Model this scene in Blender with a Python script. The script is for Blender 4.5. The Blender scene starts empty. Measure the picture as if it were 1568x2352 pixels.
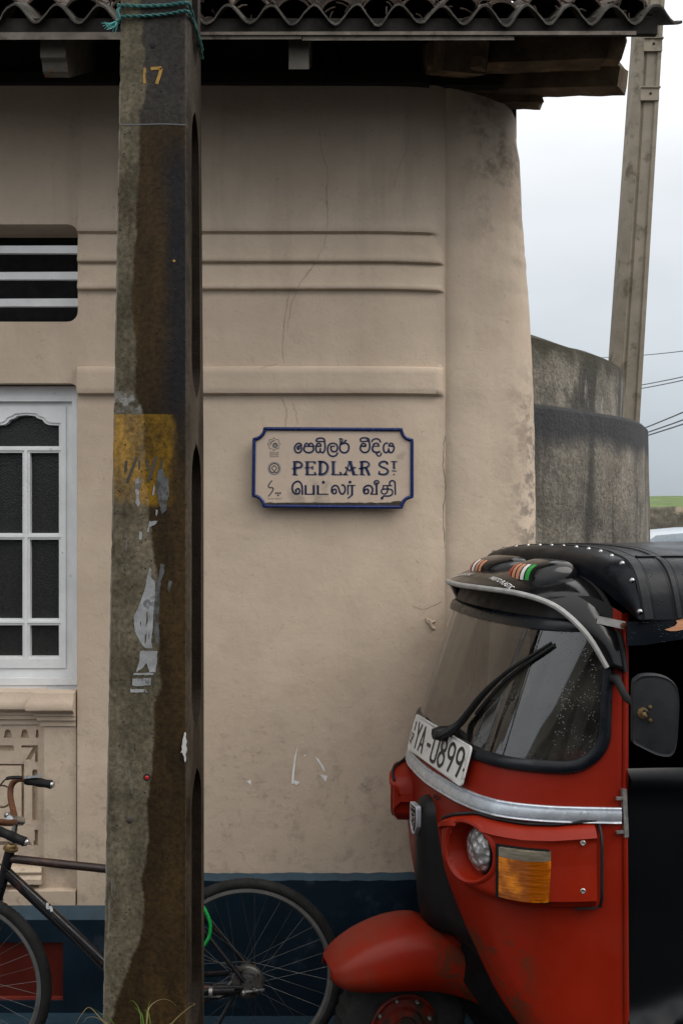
import bpy, bmesh, math, random
from mathutils import Vector as V, Matrix, noise
from mathutils.bvhtree import BVHTree
from mathutils.geometry import tessellate_polygon
random.seed(7)
SC = bpy.context.scene
COL = SC.collection
R = math.radians

# ---------------------------------------------------------------- camera, sky, sun, exposure
F, U0, V0, H = 2290.0, 784.0, 1196.0, 1.95
cam = bpy.data.cameras.new('camera')
cam.lens = F / 2352 * 36
cam.sensor_width = 36
cam.shift_y = 20 / 2352
cam.clip_start = 0.05
cam.clip_end = 2000
co = bpy.data.objects.new('camera', cam)
COL.objects.link(co)
co.location = (0, 0, H)
co.rotation_euler = (R(90), 0, 0)
SC.camera = co
SC.view_settings.view_transform = 'Standard'
SC.view_settings.look = 'None'
SC.view_settings.exposure = 0.42
SC.view_settings.gamma = 1

SUN_EL, SUN_AZ = R(48), R(114)          # azimuth clockwise from +Y: behind the camera, to the right
wd = bpy.data.worlds.new('World')
SC.world = wd
wd.use_nodes = True
nt = wd.node_tree
for n in list(nt.nodes):
    nt.nodes.remove(n)
def wn(t, **k):
    n = nt.nodes.new(t)
    for a, b in k.items():
        setattr(n, a, b)
    return n
sky = wn('ShaderNodeTexSky', sky_type='NISHITA', sun_disc=False, sun_elevation=SUN_EL, sun_rotation=SUN_AZ)
sky.air_density = 1.0; sky.dust_density = 4.0
hs = wn('ShaderNodeHueSaturation'); hs.inputs['Saturation'].default_value = 0.35
nt.links.new(sky.outputs[0], hs.inputs['Color'])
tc = wn('ShaderNodeTexCoord')
sp = wn('ShaderNodeSeparateXYZ'); nt.links.new(tc.outputs['Generated'], sp.inputs[0])
rp = wn('ShaderNodeValToRGB')
nt.links.new(sp.outputs['Z'], rp.inputs[0])
e = rp.color_ramp.elements
e[0].position = 0.0; e[0].color = (.37, .415, .45, 1)
e[1].position = 1.0; e[1].color = (1.75, 1.72, 1.68, 1)
for p_, c_ in ((.09, (.455, .505, .545, 1)), (.20, (.59, .632, .675, 1)), (.30, (.68, .71, .745, 1)), (.42, (1.0, 1.02, 1.04, 1)), (.6, (1.5, 1.5, 1.5, 1))):
    q = e.new(p_); q.color = c_
nz = wn('ShaderNodeTexNoise'); nz.inputs['Scale'].default_value = 2.6; nz.inputs['Detail'].default_value = 4
mp = wn('ShaderNodeMapping'); mp.inputs['Scale'].default_value = (1, 1, 2.4)
nt.links.new(tc.outputs['Generated'], mp.inputs[0]); nt.links.new(mp.outputs[0], nz.inputs['Vector'])
mr = wn('ShaderNodeMapRange'); mr.inputs['To Min'].default_value = 9.6; mr.inputs['To Max'].default_value = 11.0
mr.inputs['From Min'].default_value = .35; mr.inputs['From Max'].default_value = .65
nt.links.new(nz.outputs[0], mr.inputs[0])
vm = wn('ShaderNodeVectorMath', operation='SCALE')
nt.links.new(rp.outputs[0], vm.inputs[0]); nt.links.new(mr.outputs[0], vm.inputs['Scale'])
mx = wn('ShaderNodeMixRGB'); mx.inputs[0].default_value = 0.86
nt.links.new(hs.outputs[0], mx.inputs[1]); nt.links.new(vm.outputs[0], mx.inputs[2])
bg = wn('ShaderNodeBackground'); bg.inputs['Strength'].default_value = 0.095
nt.links.new(mx.outputs[0], bg.inputs['Color'])
wo = wn('ShaderNodeOutputWorld'); nt.links.new(bg.outputs[0], wo.inputs['Surface'])

sl = bpy.data.lights.new('sun', 'SUN')
sl.energy = 1.25; sl.angle = R(40); sl.color = (1, .95, .88)
so = bpy.data.objects.new('sun', sl); COL.objects.link(so)
so.location = (3, -3, 12)
sd = V((math.sin(SUN_AZ) * math.cos(SUN_EL), math.cos(SUN_AZ) * math.cos(SUN_EL), math.sin(SUN_EL)))
so.rotation_euler = sd.to_track_quat('Z', 'Y').to_euler()

# ---------------------------------------------------------------- helpers
def P(u, v, Y):
    return V(((u - U0) / F * Y, Y, H + (V0 - v) / F * Y))

def wloc(o):
    p = V((0, 0, 0))
    while o is not None:
        p = p + o.location; o = o.parent
    return p

def tag(o, label=None, cat=None, group=None, kind=None):
    if label: o['label'] = label
    if cat: o['category'] = cat
    if group: o['group'] = group
    if kind: o['kind'] = kind
    return o

def thing(name, loc, label, cat, group=None):
    o = bpy.data.objects.new(name, None); COL.objects.link(o)
    o.location = loc; o.empty_display_size = .2
    return tag(o, label, cat, group)

def crom(pts, n=6, closed=False):
    pts = [V(p) for p in pts]; out = []
    L = len(pts); rng = L if closed else L - 1
    for i in range(rng):
        p1 = pts[i]; p2 = pts[(i + 1) % L]
        p0 = pts[i - 1] if (i > 0 or closed) else p1 + (p1 - p2)
        p3 = pts[(i + 2) % L] if (i + 2 < L or closed) else p2 + (p2 - p1)
        for k in range(n):
            t = k / n
            out.append(.5 * ((2 * p1) + (p2 - p0) * t + (2 * p0 - 5 * p1 + 4 * p2 - p3) * t * t + (3 * p1 - p0 - 3 * p2 + p3) * t ** 3))
    if not closed: out.append(pts[-1])
    return out

def lerp(tab, x):
    if x <= tab[0][0]: return tab[0][1]
    for (a, b), (c, d) in zip(tab, tab[1:]):
        if x <= c: return b + (d - b) * (x - a) / (c - a) if c > a else d
    return tab[-1][1]

def sstep(x, a, b):
    t = min(1, max(0, (x - a) / (b - a))); return t * t * (3 - 2 * t)

class MB:
    def __init__(s): s.v = []; s.f = []; s.m = []
    def add(s, p): s.v.append(V(p)); return len(s.v) - 1
    def face(s, idx, m=0): s.f.append(list(idx)); s.m.append(m)
    def hexa(s, p, m=0):      # 4 bottom, 4 top (same order)
        i = [s.add(q) for q in p]
        for q in ((3, 2, 1, 0), (4, 5, 6, 7), (0, 1, 5, 4), (1, 2, 6, 5), (2, 3, 7, 6), (3, 0, 4, 7)):
            s.face([i[k] for k in q], m)
    def box(s, a, b, m=0):
        (x0, y0, z0), (x1, y1, z1) = a, b
        s.hexa([(x0, y0, z0), (x1, y0, z0), (x1, y1, z0), (x0, y1, z0), (x0, y0, z1), (x1, y0, z1), (x1, y1, z1), (x0, y1, z1)], m)
    def beam(s, a, b, w, h, m=0, up=(0, 0, 1), w2=None, h2=None):
        a = V(a); b = V(b); d = (b - a).normalized(); sd = d.cross(V(up)).normalized(); u = sd.cross(d)
        w2 = w2 or w; h2 = h2 or h
        q = [a - sd * w / 2 - u * h / 2, a + sd * w / 2 - u * h / 2, a + sd * w / 2 + u * h / 2, a - sd * w / 2 + u * h / 2,
             b - sd * w2 / 2 - u * h2 / 2, b + sd * w2 / 2 - u * h2 / 2, b + sd * w2 / 2 + u * h2 / 2, b - sd * w2 / 2 + u * h2 / 2]
        s.hexa(q, m)
    def grid(s, rows, m=0, cu=False, cv=False):
        ids = [[s.add(p) for p in r] for r in rows]
        nr, nc = len(ids), len(ids[0])
        for i in range(nr if cv else nr - 1):
            for j in range(nc if cu else nc - 1):
                s.face((ids[i][j], ids[i][(j + 1) % nc], ids[(i + 1) % nr][(j + 1) % nc], ids[(i + 1) % nr][j]), m)
        return ids
    def tube(s, path, r, n=8, closed=False, m=0, caps=True, flat=None):
        path = [V(p) for p in path]; L = len(path)
        rows = []; pn = None
        for i, p in enumerate(path):
            a = path[i - 1] if (i > 0 or closed) else p
            b = path[(i + 1) % L] if (i < L - 1 or closed) else p
            d = (b - a)
            if d.length < 1e-9: d = V((0, 0, 1))
            d.normalize()
            if pn is None:
                k = V((0, 0, 1)) if abs(d.z) < .9 else V((1, 0, 0))
                pn = (k - d * k.dot(d)).normalized()
            else:
                pn = pn - d * pn.dot(d)
                pn = pn.normalized() if pn.length > 1e-6 else d.orthogonal().normalized()
            bn = d.cross(pn)
            rr = r[i] if isinstance(r, (list, tuple)) else r
            f = flat or 1
            rows.append([p + (pn * math.cos(2 * math.pi * k / n) + bn * math.sin(2 * math.pi * k / n) * f) * rr for k in range(n)])
        ids = s.grid(rows, m, cu=True, cv=closed)
        if caps and not closed:
            s.face(ids[0][::-1], m); s.face(ids[-1], m)
    def lathe(s, c, axis, prof, n=24, m=0, caps=True):
        ax = V(axis).normalized(); e1 = ax.orthogonal().normalized(); e2 = ax.cross(e1); c = V(c)
        rows = [[c + ax * h + (e1 * math.cos(2 * math.pi * k / n) + e2 * math.sin(2 * math.pi * k / n)) * max(r, 1e-5) for k in range(n)] for r, h in prof]
        ids = s.grid(rows, m, cu=True)
        if caps:
            s.face(ids[0][::-1], m); s.face(ids[-1], m)
    def ball(s, c, r, axes=None, n=14, k=8, m=0):
        c = V(c); ax = axes or (V((1, 0, 0)), V((0, 1, 0)), V((0, 0, 1)))
        r = r if isinstance(r, (list, tuple)) else (r, r, r)
        rows = []
        for i in range(k + 1):
            t = math.pi * (i / k) ; t = min(max(t, .02), math.pi - .02)
            rows.append([c + ax[0] * r[0] * math.sin(t) * math.cos(2 * math.pi * j / n) + ax[1] * r[1] * math.sin(t) * math.sin(2 * math.pi * j / n) + ax[2] * r[2] * math.cos(t) for j in range(n)])
        s.grid(rows, m, cu=True)
    def plate(s, outer, holes, fn, t0, t1, m=0, back=True):
        """polygon with holes; fn(x, y, depth) -> world"""
        loops = [outer] + list(holes)
        tris = tessellate_polygon([[V((x, y, 0)) for x, y in l] for l in loops])
        flat = [p for l in loops for p in l]
        fr = [s.add(fn(x, y, t0)) for x, y in flat]
        bk = [s.add(fn(x, y, t1)) for x, y in flat] if back else None
        for t in tris:
            s.face([fr[k] for k in t], m)
            if back: s.face([bk[k] for k in t][::-1], m)
        if back:
            o = 0
            for l in loops:
                n = len(l)
                for k in range(n):
                    s.face((fr[o + k], fr[o + (k + 1) % n], bk[o + (k + 1) % n], bk[o + k]), m)
                o += n
    def build(s, name, mats, parent=None, ang=38, smooth=True, solid=None, split=False):
        if split:
            par = list(range(len(s.v)))
            def find(i):
                while par[i] != i:
                    par[i] = par[par[i]]; i = par[i]
                return i
            seen = {}
            for i, p in enumerate(s.v):
                k = (round(p.x, 5), round(p.y, 5), round(p.z, 5))
                if k in seen: par[find(i)] = find(seen[k])
                else: seen[k] = i
            for f in s.f:
                for q in f[1:]: par[find(q)] = find(f[0])
            groups = {}
            for f, m in zip(s.f, s.m): groups.setdefault(find(f[0]), []).append((f, m))
            out = []
            for g in groups.values():
                mb = MB(); mp = {}
                for f, m in g:
                    mb.face([mp[i] if i in mp else mp.setdefault(i, mb.add(s.v[i])) for i in f], m)
                out.append(mb.build(name, mats, parent, ang, smooth, solid))
            return out[0]
        me = bpy.data.meshes.new(name)
        off = wloc(parent) if parent is not None else V((0, 0, 0))
        me.from_pydata([tuple(p - off) for p in s.v], [], s.f)
        mats = mats if isinstance(mats, (list, tuple)) else [mats]
        for q in mats: me.materials.append(q)
        if len(mats) > 1: me.polygons.foreach_set('material_index', s.m)
        bm = bmesh.new(); bm.from_mesh(me)
        bmesh.ops.remove_doubles(bm, verts=bm.verts, dist=1e-5)
        bmesh.ops.recalc_face_normals(bm, faces=bm.faces)
        bm.to_mesh(me); bm.free()
        if smooth:
            me.polygons.foreach_set('use_smooth', [True] * len(me.polygons))
            me.set_sharp_from_angle(angle=R(ang))
        o = bpy.data.objects.new(name, me); COL.objects.link(o)
        if parent is not None: o.parent = parent
        if solid:
            md = o.modifiers.new('thickness', 'SOLIDIFY'); md.thickness = solid; md.offset = -1
        return o

# ---------------------------------------------------------------- materials
class NB:
    def __init__(s, name):
        s.mat = bpy.data.materials.new(name); s.mat.use_nodes = True
        s.t = s.mat.node_tree; s.b = s.t.nodes['Principled BSDF']; s.out = s.t.nodes['Material Output']
        s.co = s.n('ShaderNodeTexCoord').outputs['Object']
    def n(s, t, **k):
        q = s.t.nodes.new(t)
        for a, b in k.items(): setattr(q, a, b)
        return q
    def put(s, sock, v):
        if hasattr(v, 'is_linked') or isinstance(v, bpy.types.NodeSocket): s.t.links.new(v, sock)
        else: sock.default_value = v
    def math(s, op, a, b=0.0, c=None, clamp=False):
        q = s.n('ShaderNodeMath', operation=op, use_clamp=clamp)
        s.put(q.inputs[0], a); s.put(q.inputs[1], b)
        if c is not None: s.put(q.inputs[2], c)
        return q.outputs[0]
    def noise(s, scale, detail=4, rough=.55, vec=None, st=None, dist=0):
        q = s.n('ShaderNodeTexNoise')
        q.inputs['Scale'].default_value = scale; q.inputs['Detail'].default_value = detail; q.inputs['Roughness'].default_value = rough
        q.inputs['Distortion'].default_value = dist
        v = vec or s.co
        if st:
            mp = s.n('ShaderNodeMapping'); mp.inputs['Scale'].default_value = st; s.t.links.new(v, mp.inputs[0]); v = mp.outputs[0]
        s.t.links.new(v, q.inputs['Vector'])
        return q.outputs[0]
    def vor(s, scale, feature='F1', st=None, rnd=1):
        q = s.n('ShaderNodeTexVoronoi', feature=feature); q.inputs['Scale'].default_value = scale
        q.inputs['Randomness'].default_value = rnd
        v = s.co
        if st:
            mp = s.n('ShaderNodeMapping'); mp.inputs['Scale'].default_value = st; s.t.links.new(v, mp.inputs[0]); v = mp.outputs[0]
        s.t.links.new(v, q.inputs['Vector'])
        return q.outputs['Distance']
    def rng(s, x, a, b, c=0.0, d=1.0, smooth=True):
        q = s.n('ShaderNodeMapRange', interpolation_type='SMOOTHSTEP' if smooth else 'LINEAR'); q.clamp = True
        s.put(q.inputs[0], x)
        for i, w in ((1, a), (2, b), (3, c), (4, d)): s.put(q.inputs[i], w)
        return q.outputs[0]
    def mix(s, f, a, b):
        q = s.n('ShaderNodeMixRGB')
        s.put(q.inputs[0], f); s.put(q.inputs[1], a if not isinstance(a, tuple) else (*a[:3], 1)); s.put(q.inputs[2], b if not isinstance(b, tuple) else (*b[:3], 1))
        return q.outputs[0]
    def mul(s, a, f):
        q = s.n('ShaderNodeVectorMath', operation='SCALE')
        s.put(q.inputs[0], a if not isinstance(a, tuple) else a[:3]); s.put(q.inputs['Scale'], f); return q.outputs[0]
    def xyz(s):
        q = s.n('ShaderNodeSeparateXYZ'); s.t.links.new(s.co, q.inputs[0]); return q.outputs
    def bump(s, h, strength=.3, dist=.01, prev=None):
        q = s.n('ShaderNodeBump'); q.inputs['Strength'].default_value = strength; q.inputs['Distance'].default_value = dist
        s.t.links.new(h, q.inputs['Height'])
        if prev is not None: s.t.links.new(prev, q.inputs['Normal'])
        return q.outputs[0]
    def done(s, col=None, rough=None, nrm=None, metal=None, **k):
        if col is not None: s.put(s.b.inputs['Base Color'], col if not isinstance(col, tuple) else (*col[:3], 1))
        if rough is not None: s.put(s.b.inputs['Roughness'], rough)
        if nrm is not None: s.t.links.new(nrm, s.b.inputs['Normal'])
        if metal is not None: s.put(s.b.inputs['Metallic'], metal)
        for a, b in k.items(): s.put(s.b.inputs[a.replace('_', ' ')], b)
        return s.mat

def simple(name, c, rough=.5, metal=0, var=.25, vs=9, bump=.15, bs=60, c2=None, c2lo=.55, c2hi=.68, c2s=7, dist=.002, **k):
    b = NB(name)
    f = b.noise(vs, 5, .6)
    col = b.mul(c, b.rng(f, .3, .7, 1 - var, 1 + var, False))
    if c2: col = b.mix(b.rng(b.noise(c2s, 7, .65), c2lo, c2hi), col, c2)
    rg = b.rng(b.noise(vs * 2.3, 4), .3, .7, max(0, rough - .1), min(1, rough + .12), False)
    nr = b.bump(b.noise(bs, 5, .6), bump, dist) if bump else None
    return b.done(col, rg, nr, metal, **k)

M = {}
# --- painted lime plaster of the house
b = NB('beige_plaster')
x, y, z = b.xyz()
c = b.mix(b.rng(b.noise(.9, 4), .35, .65), (.555, .446, .338), (.505, .405, .312))
c = b.mul(c, b.rng(b.noise(5, 6, .65), .25, .75, .9, 1.08, False))
spk = b.rng(b.noise(38, 4, .6), .66, .74)
c = b.mix(b.math('MULTIPLY', spk, .35), c, (.16, .125, .10))
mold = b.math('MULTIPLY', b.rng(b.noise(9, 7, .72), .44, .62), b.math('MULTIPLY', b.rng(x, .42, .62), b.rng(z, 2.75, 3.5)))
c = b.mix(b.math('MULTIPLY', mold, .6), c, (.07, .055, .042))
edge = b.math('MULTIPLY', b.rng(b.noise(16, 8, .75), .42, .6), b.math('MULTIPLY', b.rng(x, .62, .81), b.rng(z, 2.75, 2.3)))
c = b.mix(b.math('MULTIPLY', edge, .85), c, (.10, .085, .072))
low = b.math('MULTIPLY', b.rng(b.noise(14, 8, .7), .5, .66), b.rng(z, 1.5, .7))
c = b.mix(b.math('MULTIPLY', low, .35), c, (.20, .16, .135))
patch = b.rng(b.noise(1.7, 7, .62, dist=.5), .50, .56)
c = b.mix(b.math('MULTIPLY', patch, .28), c, (.44, .335, .25))
stk = b.math('MULTIPLY', b.rng(b.noise(8, 6, .65, st=(1, 1, .10)), .5, .68), b.rng(z, 1.9, 3.6, .12, 1))
c = b.mix(b.math('MULTIPLY', stk, .22), c, (.24, .19, .145))
wsp = b.rng(b.noise(30, 7, .75, dist=1.5), .60, .64)
c = b.mix(b.math('MULTIPLY', wsp, .22), c, (.19, .145, .11))
h1 = b.noise(70, 4, .6)
h2 = b.noise(11, 6, .6)
flk = b.math('MULTIPLY', b.rng(b.noise(24, 7, .72), .56, .61), b.rng(b.noise(4, 3), .48, .6))
flk = b.math('MULTIPLY', flk, b.math('ADD', b.rng(z, 1.35, .8, 0, 1), .12, clamp=True))
c = b.mix(b.math('MULTIPLY', flk, .38), c, (.36, .28, .215))
chip_ = b.rng(b.noise(52, 5, .7), .70, .715)
c = b.mix(b.math('MULTIPLY', chip_, .5), c, (.21, .165, .13))
n1 = b.bump(h2, .3, .014); n1 = b.bump(b.noise(26, 5, .6), .16, .005, n1); n1 = b.bump(h1, .2, .004, n1); n1 = b.bump(flk, .45, .006, n1)
b.co = b.co
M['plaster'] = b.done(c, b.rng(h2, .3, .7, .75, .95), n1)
# --- navy plinth paint
M['navy'] = simple('navy_gloss_paint', (0.0058, 0.015, 0.0255), .42, var=.3, vs=5, bump=.3, bs=22, dist=.006, c2=(.022, .036, .05), c2lo=.56, c2hi=.66, c2s=6, Specular_IOR_Level=0.22)
M['navy_lip'] = simple('navy_paint_pale_ledge', (0.022, 0.047, 0.068), .5, var=.25, vs=12, bump=.3, bs=40, c2=(.12, .11, .09), c2lo=.68, c2hi=.74, c2s=40, Specular_IOR_Level=0.3)  # paler navy with beige specks for the plinth lip and ledge
M['panel_red'] = simple('dark_red_panel_paint', (0.091, 0.0112, 0.0063), .45, var=.2, vs=5, bump=.2, bs=30, Specular_IOR_Level=0.25)
M['white'] = simple('white_window_paint', (0.74, 0.75, 0.755), .45, var=.1, vs=8, bump=.2, bs=45, c2=(.27, .25, .22), c2lo=.66, c2hi=.73, c2s=20)
b = NB('obscured_window_glass')
d = b.vor(170)
M['pane'] = b.done(b.mul((.020, .0205, .020), b.rng(b.noise(120, 2), .3, .7, .7, 1.4, False)), .30, b.bump(d, .3, .003), **{'Specular_IOR_Level': .35})
M['void'] = simple('unlit_room', (.004, .004, .004), .9, bump=0)
M['timber'] = simple('weathered_dark_timber', (0.1305, 0.0914, 0.0565), .85, var=.5, vs=9, bump=.6, bs=45, dist=.008, c2=(.30, .19, .10), c2lo=.55, c2hi=.72, c2s=5, Specular_IOR_Level=0.2)
M['timber_black'] = simple('near_black_timber', (.012, .009, .007), .9, var=.4, bump=.4)  # near-black timber of the fascia, eaves and gable boards
M['lath'] = simple('grey_fascia_lath', (0.15, 0.1275, 0.1013), .8, var=.35, vs=14, bump=.5, bs=60, c2=(.07, .055, .04), c2s=12)
M['rafter'] = simple('painted_rafter_tail', (0.1042, 0.0918, 0.0744), .7, var=.3, vs=15, bump=.4, bs=40, c2=(.13, .045, .018), c2lo=.57, c2hi=.64, c2s=14)
M['sheet'] = simple('mossy_corrugated_sheet', (0.051, 0.045, 0.0372), .85, var=.4, vs=12, bump=.6, bs=50, dist=.006, c2=(.02, .019, .014), c2lo=.45, c2hi=.6, c2s=11, Specular_IOR_Level=0.2)
M['sheet_edge'] = simple('corrugated_sheet_cut_edge', (0.0455, 0.04, 0.0318), .85, var=.45, vs=22, bump=.5, bs=70, c2=(.03, .026, .02), c2lo=.5, c2hi=.6, c2s=16)
M['tile'] = simple('lichened_clay_tile', (0.048, 0.0336, 0.0256), .9, var=.5, vs=14, bump=.7, bs=40, dist=.008, c2=(.30, .30, .27), c2lo=.64, c2hi=.70, c2s=28, Specular_IOR_Level=0.2)
# --- generic
M['rubber'] = simple('black_rubber', (0.0077, 0.0077, 0.0084), .6, var=.3, bump=.2, bs=80, Specular_IOR_Level=0.3)
M['tyre'] = simple('dusty_tyre', (0.0135, 0.0131, 0.0128), .75, var=.4, vs=16, bump=.5, bs=90, dist=.004, Specular_IOR_Level=0.25)
M['bikeblack'] = simple('chipped_black_enamel', (0.007, 0.007, 0.0091), .3, var=.3, bump=.15, bs=60, c2=(.05, .022, .014), c2lo=.55, c2hi=.66, c2s=9, Specular_IOR_Level=0.35)
M['maroon'] = simple('rusting_maroon_enamel', (0.0224, 0.0104, 0.0088), .35, var=.4, bump=.2, bs=50, c2=(.06, .026, .014), c2s=20)
M['chrome'] = simple('pitted_chrome', (.5, .5, .5), .22, 1, var=.3, vs=30, bump=.15, bs=90, c2=(.12, .07, .04), c2lo=.62, c2hi=.68, c2s=40)
M['dullsteel'] = simple('greasy_grey_steel', (0.12, 0.114, 0.108), .38, .7, var=.3, vs=30, bump=.15, bs=90, c2=(.035, .025, .018), c2lo=.52, c2hi=.62, c2s=24)
M['rim'] = simple('dull_steel_rim', (0.12, 0.1182, 0.114), .5, .2, var=.25, vs=20, bump=.1)
M['spoke'] = simple('spoke_wire', (0.096, 0.093, 0.09), .4, .6, var=.3, vs=30, bump=0)
M['rust'] = simple('rusty_handlebar', (0.128, 0.048, 0.02), .55, .3, var=.4, vs=18, bump=.4, bs=60, c2=(.55, .53, .50), c2lo=.62, c2hi=.66, c2s=34)
M['brass'] = simple('brass_headset', (.25, .17, .08), .4, .8, var=.3)
M['greencable'] = simple('green_plastic_sleeve', (.005, .27, .045), .25, var=.1, bump=0)
M['rope'] = simple('teal_nylon_rope', (0.009, 0.0975, 0.09), .6, var=.3, vs=50, bump=.3, bs=150)
M['rope_light'] = simple('frayed_teal_fibre', (.10, .42, .40), .6, bump=0)
M['grass'] = simple('green_grass_blade', (.085, .15, .022), .5, var=.3, bump=0, Subsurface_Weight=0.0)
M['drygrass'] = simple('dry_grass_blade', (.24, .18, .08), .6, var=.3, bump=0)
# --- sign
M['sign_face'] = simple('beige_enamel_sign_face', (0.54, 0.432, 0.342), .3, var=.07, vs=4, bump=.05, bs=20, c2=(.33, .27, .21), c2s=3)
M['sign_blue'] = simple('chipped_blue_enamel', (.003, .016, .10), .22, var=.2, vs=20, bump=.25, bs=60, c2=(.3, .36, .46), c2lo=.72, c2hi=.74, c2s=45)
M['sign_ink'] = simple('navy_sign_lettering', (.004, .012, .055), .35, var=.1, bump=0)
M['sign_shade'] = simple('grey_blue_letter_outline', (.16, .155, .19), .4, var=.1, bump=0)
M['sign_pale'] = simple('faded_emblem_ink', (.21, .21, .20), .4, var=.1, bump=0)
M['sign_dark'] = simple('emblem_ink', (.022, .018, .04), .4, var=.1, bump=0)
M['moss'] = simple('sign_grime', (.035, .027, .015), .9, var=.5, vs=40, bump=.5)
# --- autorickshaw
b = NB('red_vehicle_paint')
x, y, z = b.xyz()
col = b.mul((.205, .0105, .0026), b.rng(b.noise(3, 4), .3, .7, .85, 1.12, False))
wr = b.math('MULTIPLY', b.rng(b.noise(8, 9, .74, dist=.8), .50, .517), b.rng(z, .70, .56))
wr = b.math('MULTIPLY', wr, b.math('MULTIPLY', b.rng(x, -.58, -.66), b.rng(x, -.90, -.82)))
col = b.mix(b.math('MULTIPLY', wr, .75), col, (.062, .026, .013))
dust = b.math('MULTIPLY', b.rng(b.noise(4, 7, .7), .42, .66), b.rng(z, .95, .3))
col = b.mix(b.math('MULTIPLY', dust, .45), col, (.085, .035, .02))
scr = b.rng(b.noise(20, 6, .75, st=(.35, 1, 3.5)), .715, .73)
col = b.mix(b.math('MULTIPLY', scr, .35), col, (.30, .12, .08))
ch = b.rng(b.noise(46, 4, .6), .71, .725)
col = b.mix(b.math('MULTIPLY', ch, .6), col, (.04, .02, .015))
dr = b.rng(b.vor(140), .22, .10)
drm = b.math('MULTIPLY', dr, b.rng(b.noise(12, 3), .5, .6))
nb = b.bump(b.noise(2.6, 3), .22, .03); nb = b.bump(b.noise(9, 3), .08, .008, nb); nb = b.bump(drm, .12, .002, nb)
M['red'] = b.done(col, b.rng(b.noise(6, 4), .3, .7, .34, .5, False), nb, **{'Specular_IOR_Level': .2})
M['rim_red'] = simple('grimy_red_wheel_rim', (.10, .009, .004), .6, var=.4, vs=12, bump=.3, c2=(.02, .014, .010), c2lo=.45, c2hi=.6, c2s=14, Specular_IOR_Level=.2)
M['red_worn'] = simple('scraped_red_plastic', (.225, .0125, .003), .42, var=.15, vs=4, bump=.12, bs=30, c2=(.5, .36, .33), c2lo=.735, c2hi=.75, c2s=26, Specular_IOR_Level=.22)
b = NB('wet_black_vinyl')
dr = b.math('MULTIPLY', b.rng(b.vor(95), .30, .12), b.rng(b.noise(16, 3), .50, .58))
nb = b.bump(b.noise(5, 4, .5), .30, .02); nb = b.bump(b.noise(220, 2), .06, .001, nb); nb = b.bump(dr, .5, .004, nb)
M['vinyl'] = b.done(b.mul((.0045, .006, .0085), b.rng(b.noise(8, 4), .3, .7, .7, 1.4, False)), b.rng(b.noise(7, 5), .3, .7, .24, .46, False), nb, Specular_IOR_Level=.13)
b = NB('black_curtain_vinyl')
nb = b.bump(b.noise(3.2, 2, .4), .35, .03)
dr = b.math('MULTIPLY', b.rng(b.vor(110), .24, .12), b.rng(b.noise(20, 3), .58, .64))
nb = b.bump(dr, .15, .002, nb)
M['curtain'] = b.done((.0022, .0026, .0036), .36, nb, Specular_IOR_Level=.28)
M['gloss'] = simple('glossy_black_plastic', (0.0056, 0.0056, 0.0063), .14, var=.3, vs=10, bump=.08, bs=14, dist=.004, Specular_IOR_Level=.3)
M['seal'] = simple('wet_window_rubber', (0.0059, 0.0078, 0.0111), .33, var=.3, vs=15, bump=.15, bs=50, Specular_IOR_Level=0.35)
M['matblack'] = simple('matt_black_plastic', (0.0065, 0.0065, 0.0072), .5, var=.3, bump=.1, Specular_IOR_Level=0.25)
M['strip'] = simple('weathered_aluminium_strip', (.50, .54, .59), .36, .6, var=.12, vs=20, bump=.15, bs=60, c2=(.66, .69, .72), c2lo=.54, c2hi=.66, c2s=60)
M['steel'] = simple('galvanised_bracket', (.38, .37, .35), .4, .8, var=.25, vs=25, bump=.15)
M['rivet'] = simple('polished_dome_rivet', (0.315, 0.315, 0.315), .15, 1, var=.1, bump=0)
M['plate'] = simple('cracked_white_plate', (.58, .58, .56), .4, var=.12, vs=10, bump=.2, bs=50, c2=(.24, .22, .18), c2lo=.62, c2hi=.70, c2s=34)
M['ink'] = simple('plate_black_ink', (.016, .016, .018), .5, var=.4, vs=40, bump=0, c2=(.16, .16, .15), c2lo=.66, c2hi=.72, c2s=60)
b = NB('amber_lens')
rb = b.noise(90, 2, .5, st=(.25, .25, 1.6))
fl = b.rng(b.noise(11, 3, .6), .42, .66)
M['amber'] = b.done(b.mix(fl, (.25, .058, .002), (.70, .21, .006)), .16, b.bump(rb, .6, .004), Coat_Weight=.5, Coat_Roughness=.08)
b = NB('clear_lamp_lens')
M['clear'] = b.done(b.mul((.155, .135, .10), b.rng(b.noise(30, 3, .6, st=(.4, .4, 1.6)), .3, .7, .5, 1.5, False)), .15, b.bump(b.noise(90, 2, .5, st=(.25, .25, 1.6)), .5, .004), Coat_Weight=.5)
b = NB('faceted_headlamp')
M['lamp'] = b.done(b.mul((.62, .62, .61), b.rng(b.vor(48), .05, .5, 1.4, .4, False)), .16, b.bump(b.vor(48), .8, .012), .35, Coat_Weight=.6)
for k, c_ in (('s_red', (.42, .035, .01)), ('s_peach', (.52, .23, .13)), ('s_white', (.7, .7, .7)), ('s_green', (.01, .26, .04)), ('s_orange', (.50, .24, .13))):
    M[k] = simple('sticker_' + k[2:], c_, .35, var=.08, bump=0)
M['seat'] = simple('dark_red_seat_vinyl', (.10, .008, .006), .5, var=.2)
b = NB('tinted_windscreen')
tr = b.n('ShaderNodeBsdfTransparent'); tr.inputs[0].default_value = (.31, .325, .315, 1)
gl = b.n('ShaderNodeBsdfGlossy'); gl.inputs['Roughness'].default_value = .035; gl.inputs[0].default_value = (.95, .95, .95, 1)
dr = b.math('MULTIPLY', b.rng(b.vor(150), .30, .12), b.rng(b.noise(22, 3), .50, .58))
nb = b.bump(dr, .35, .002); b.t.links.new(nb, gl.inputs['Normal'])
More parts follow.
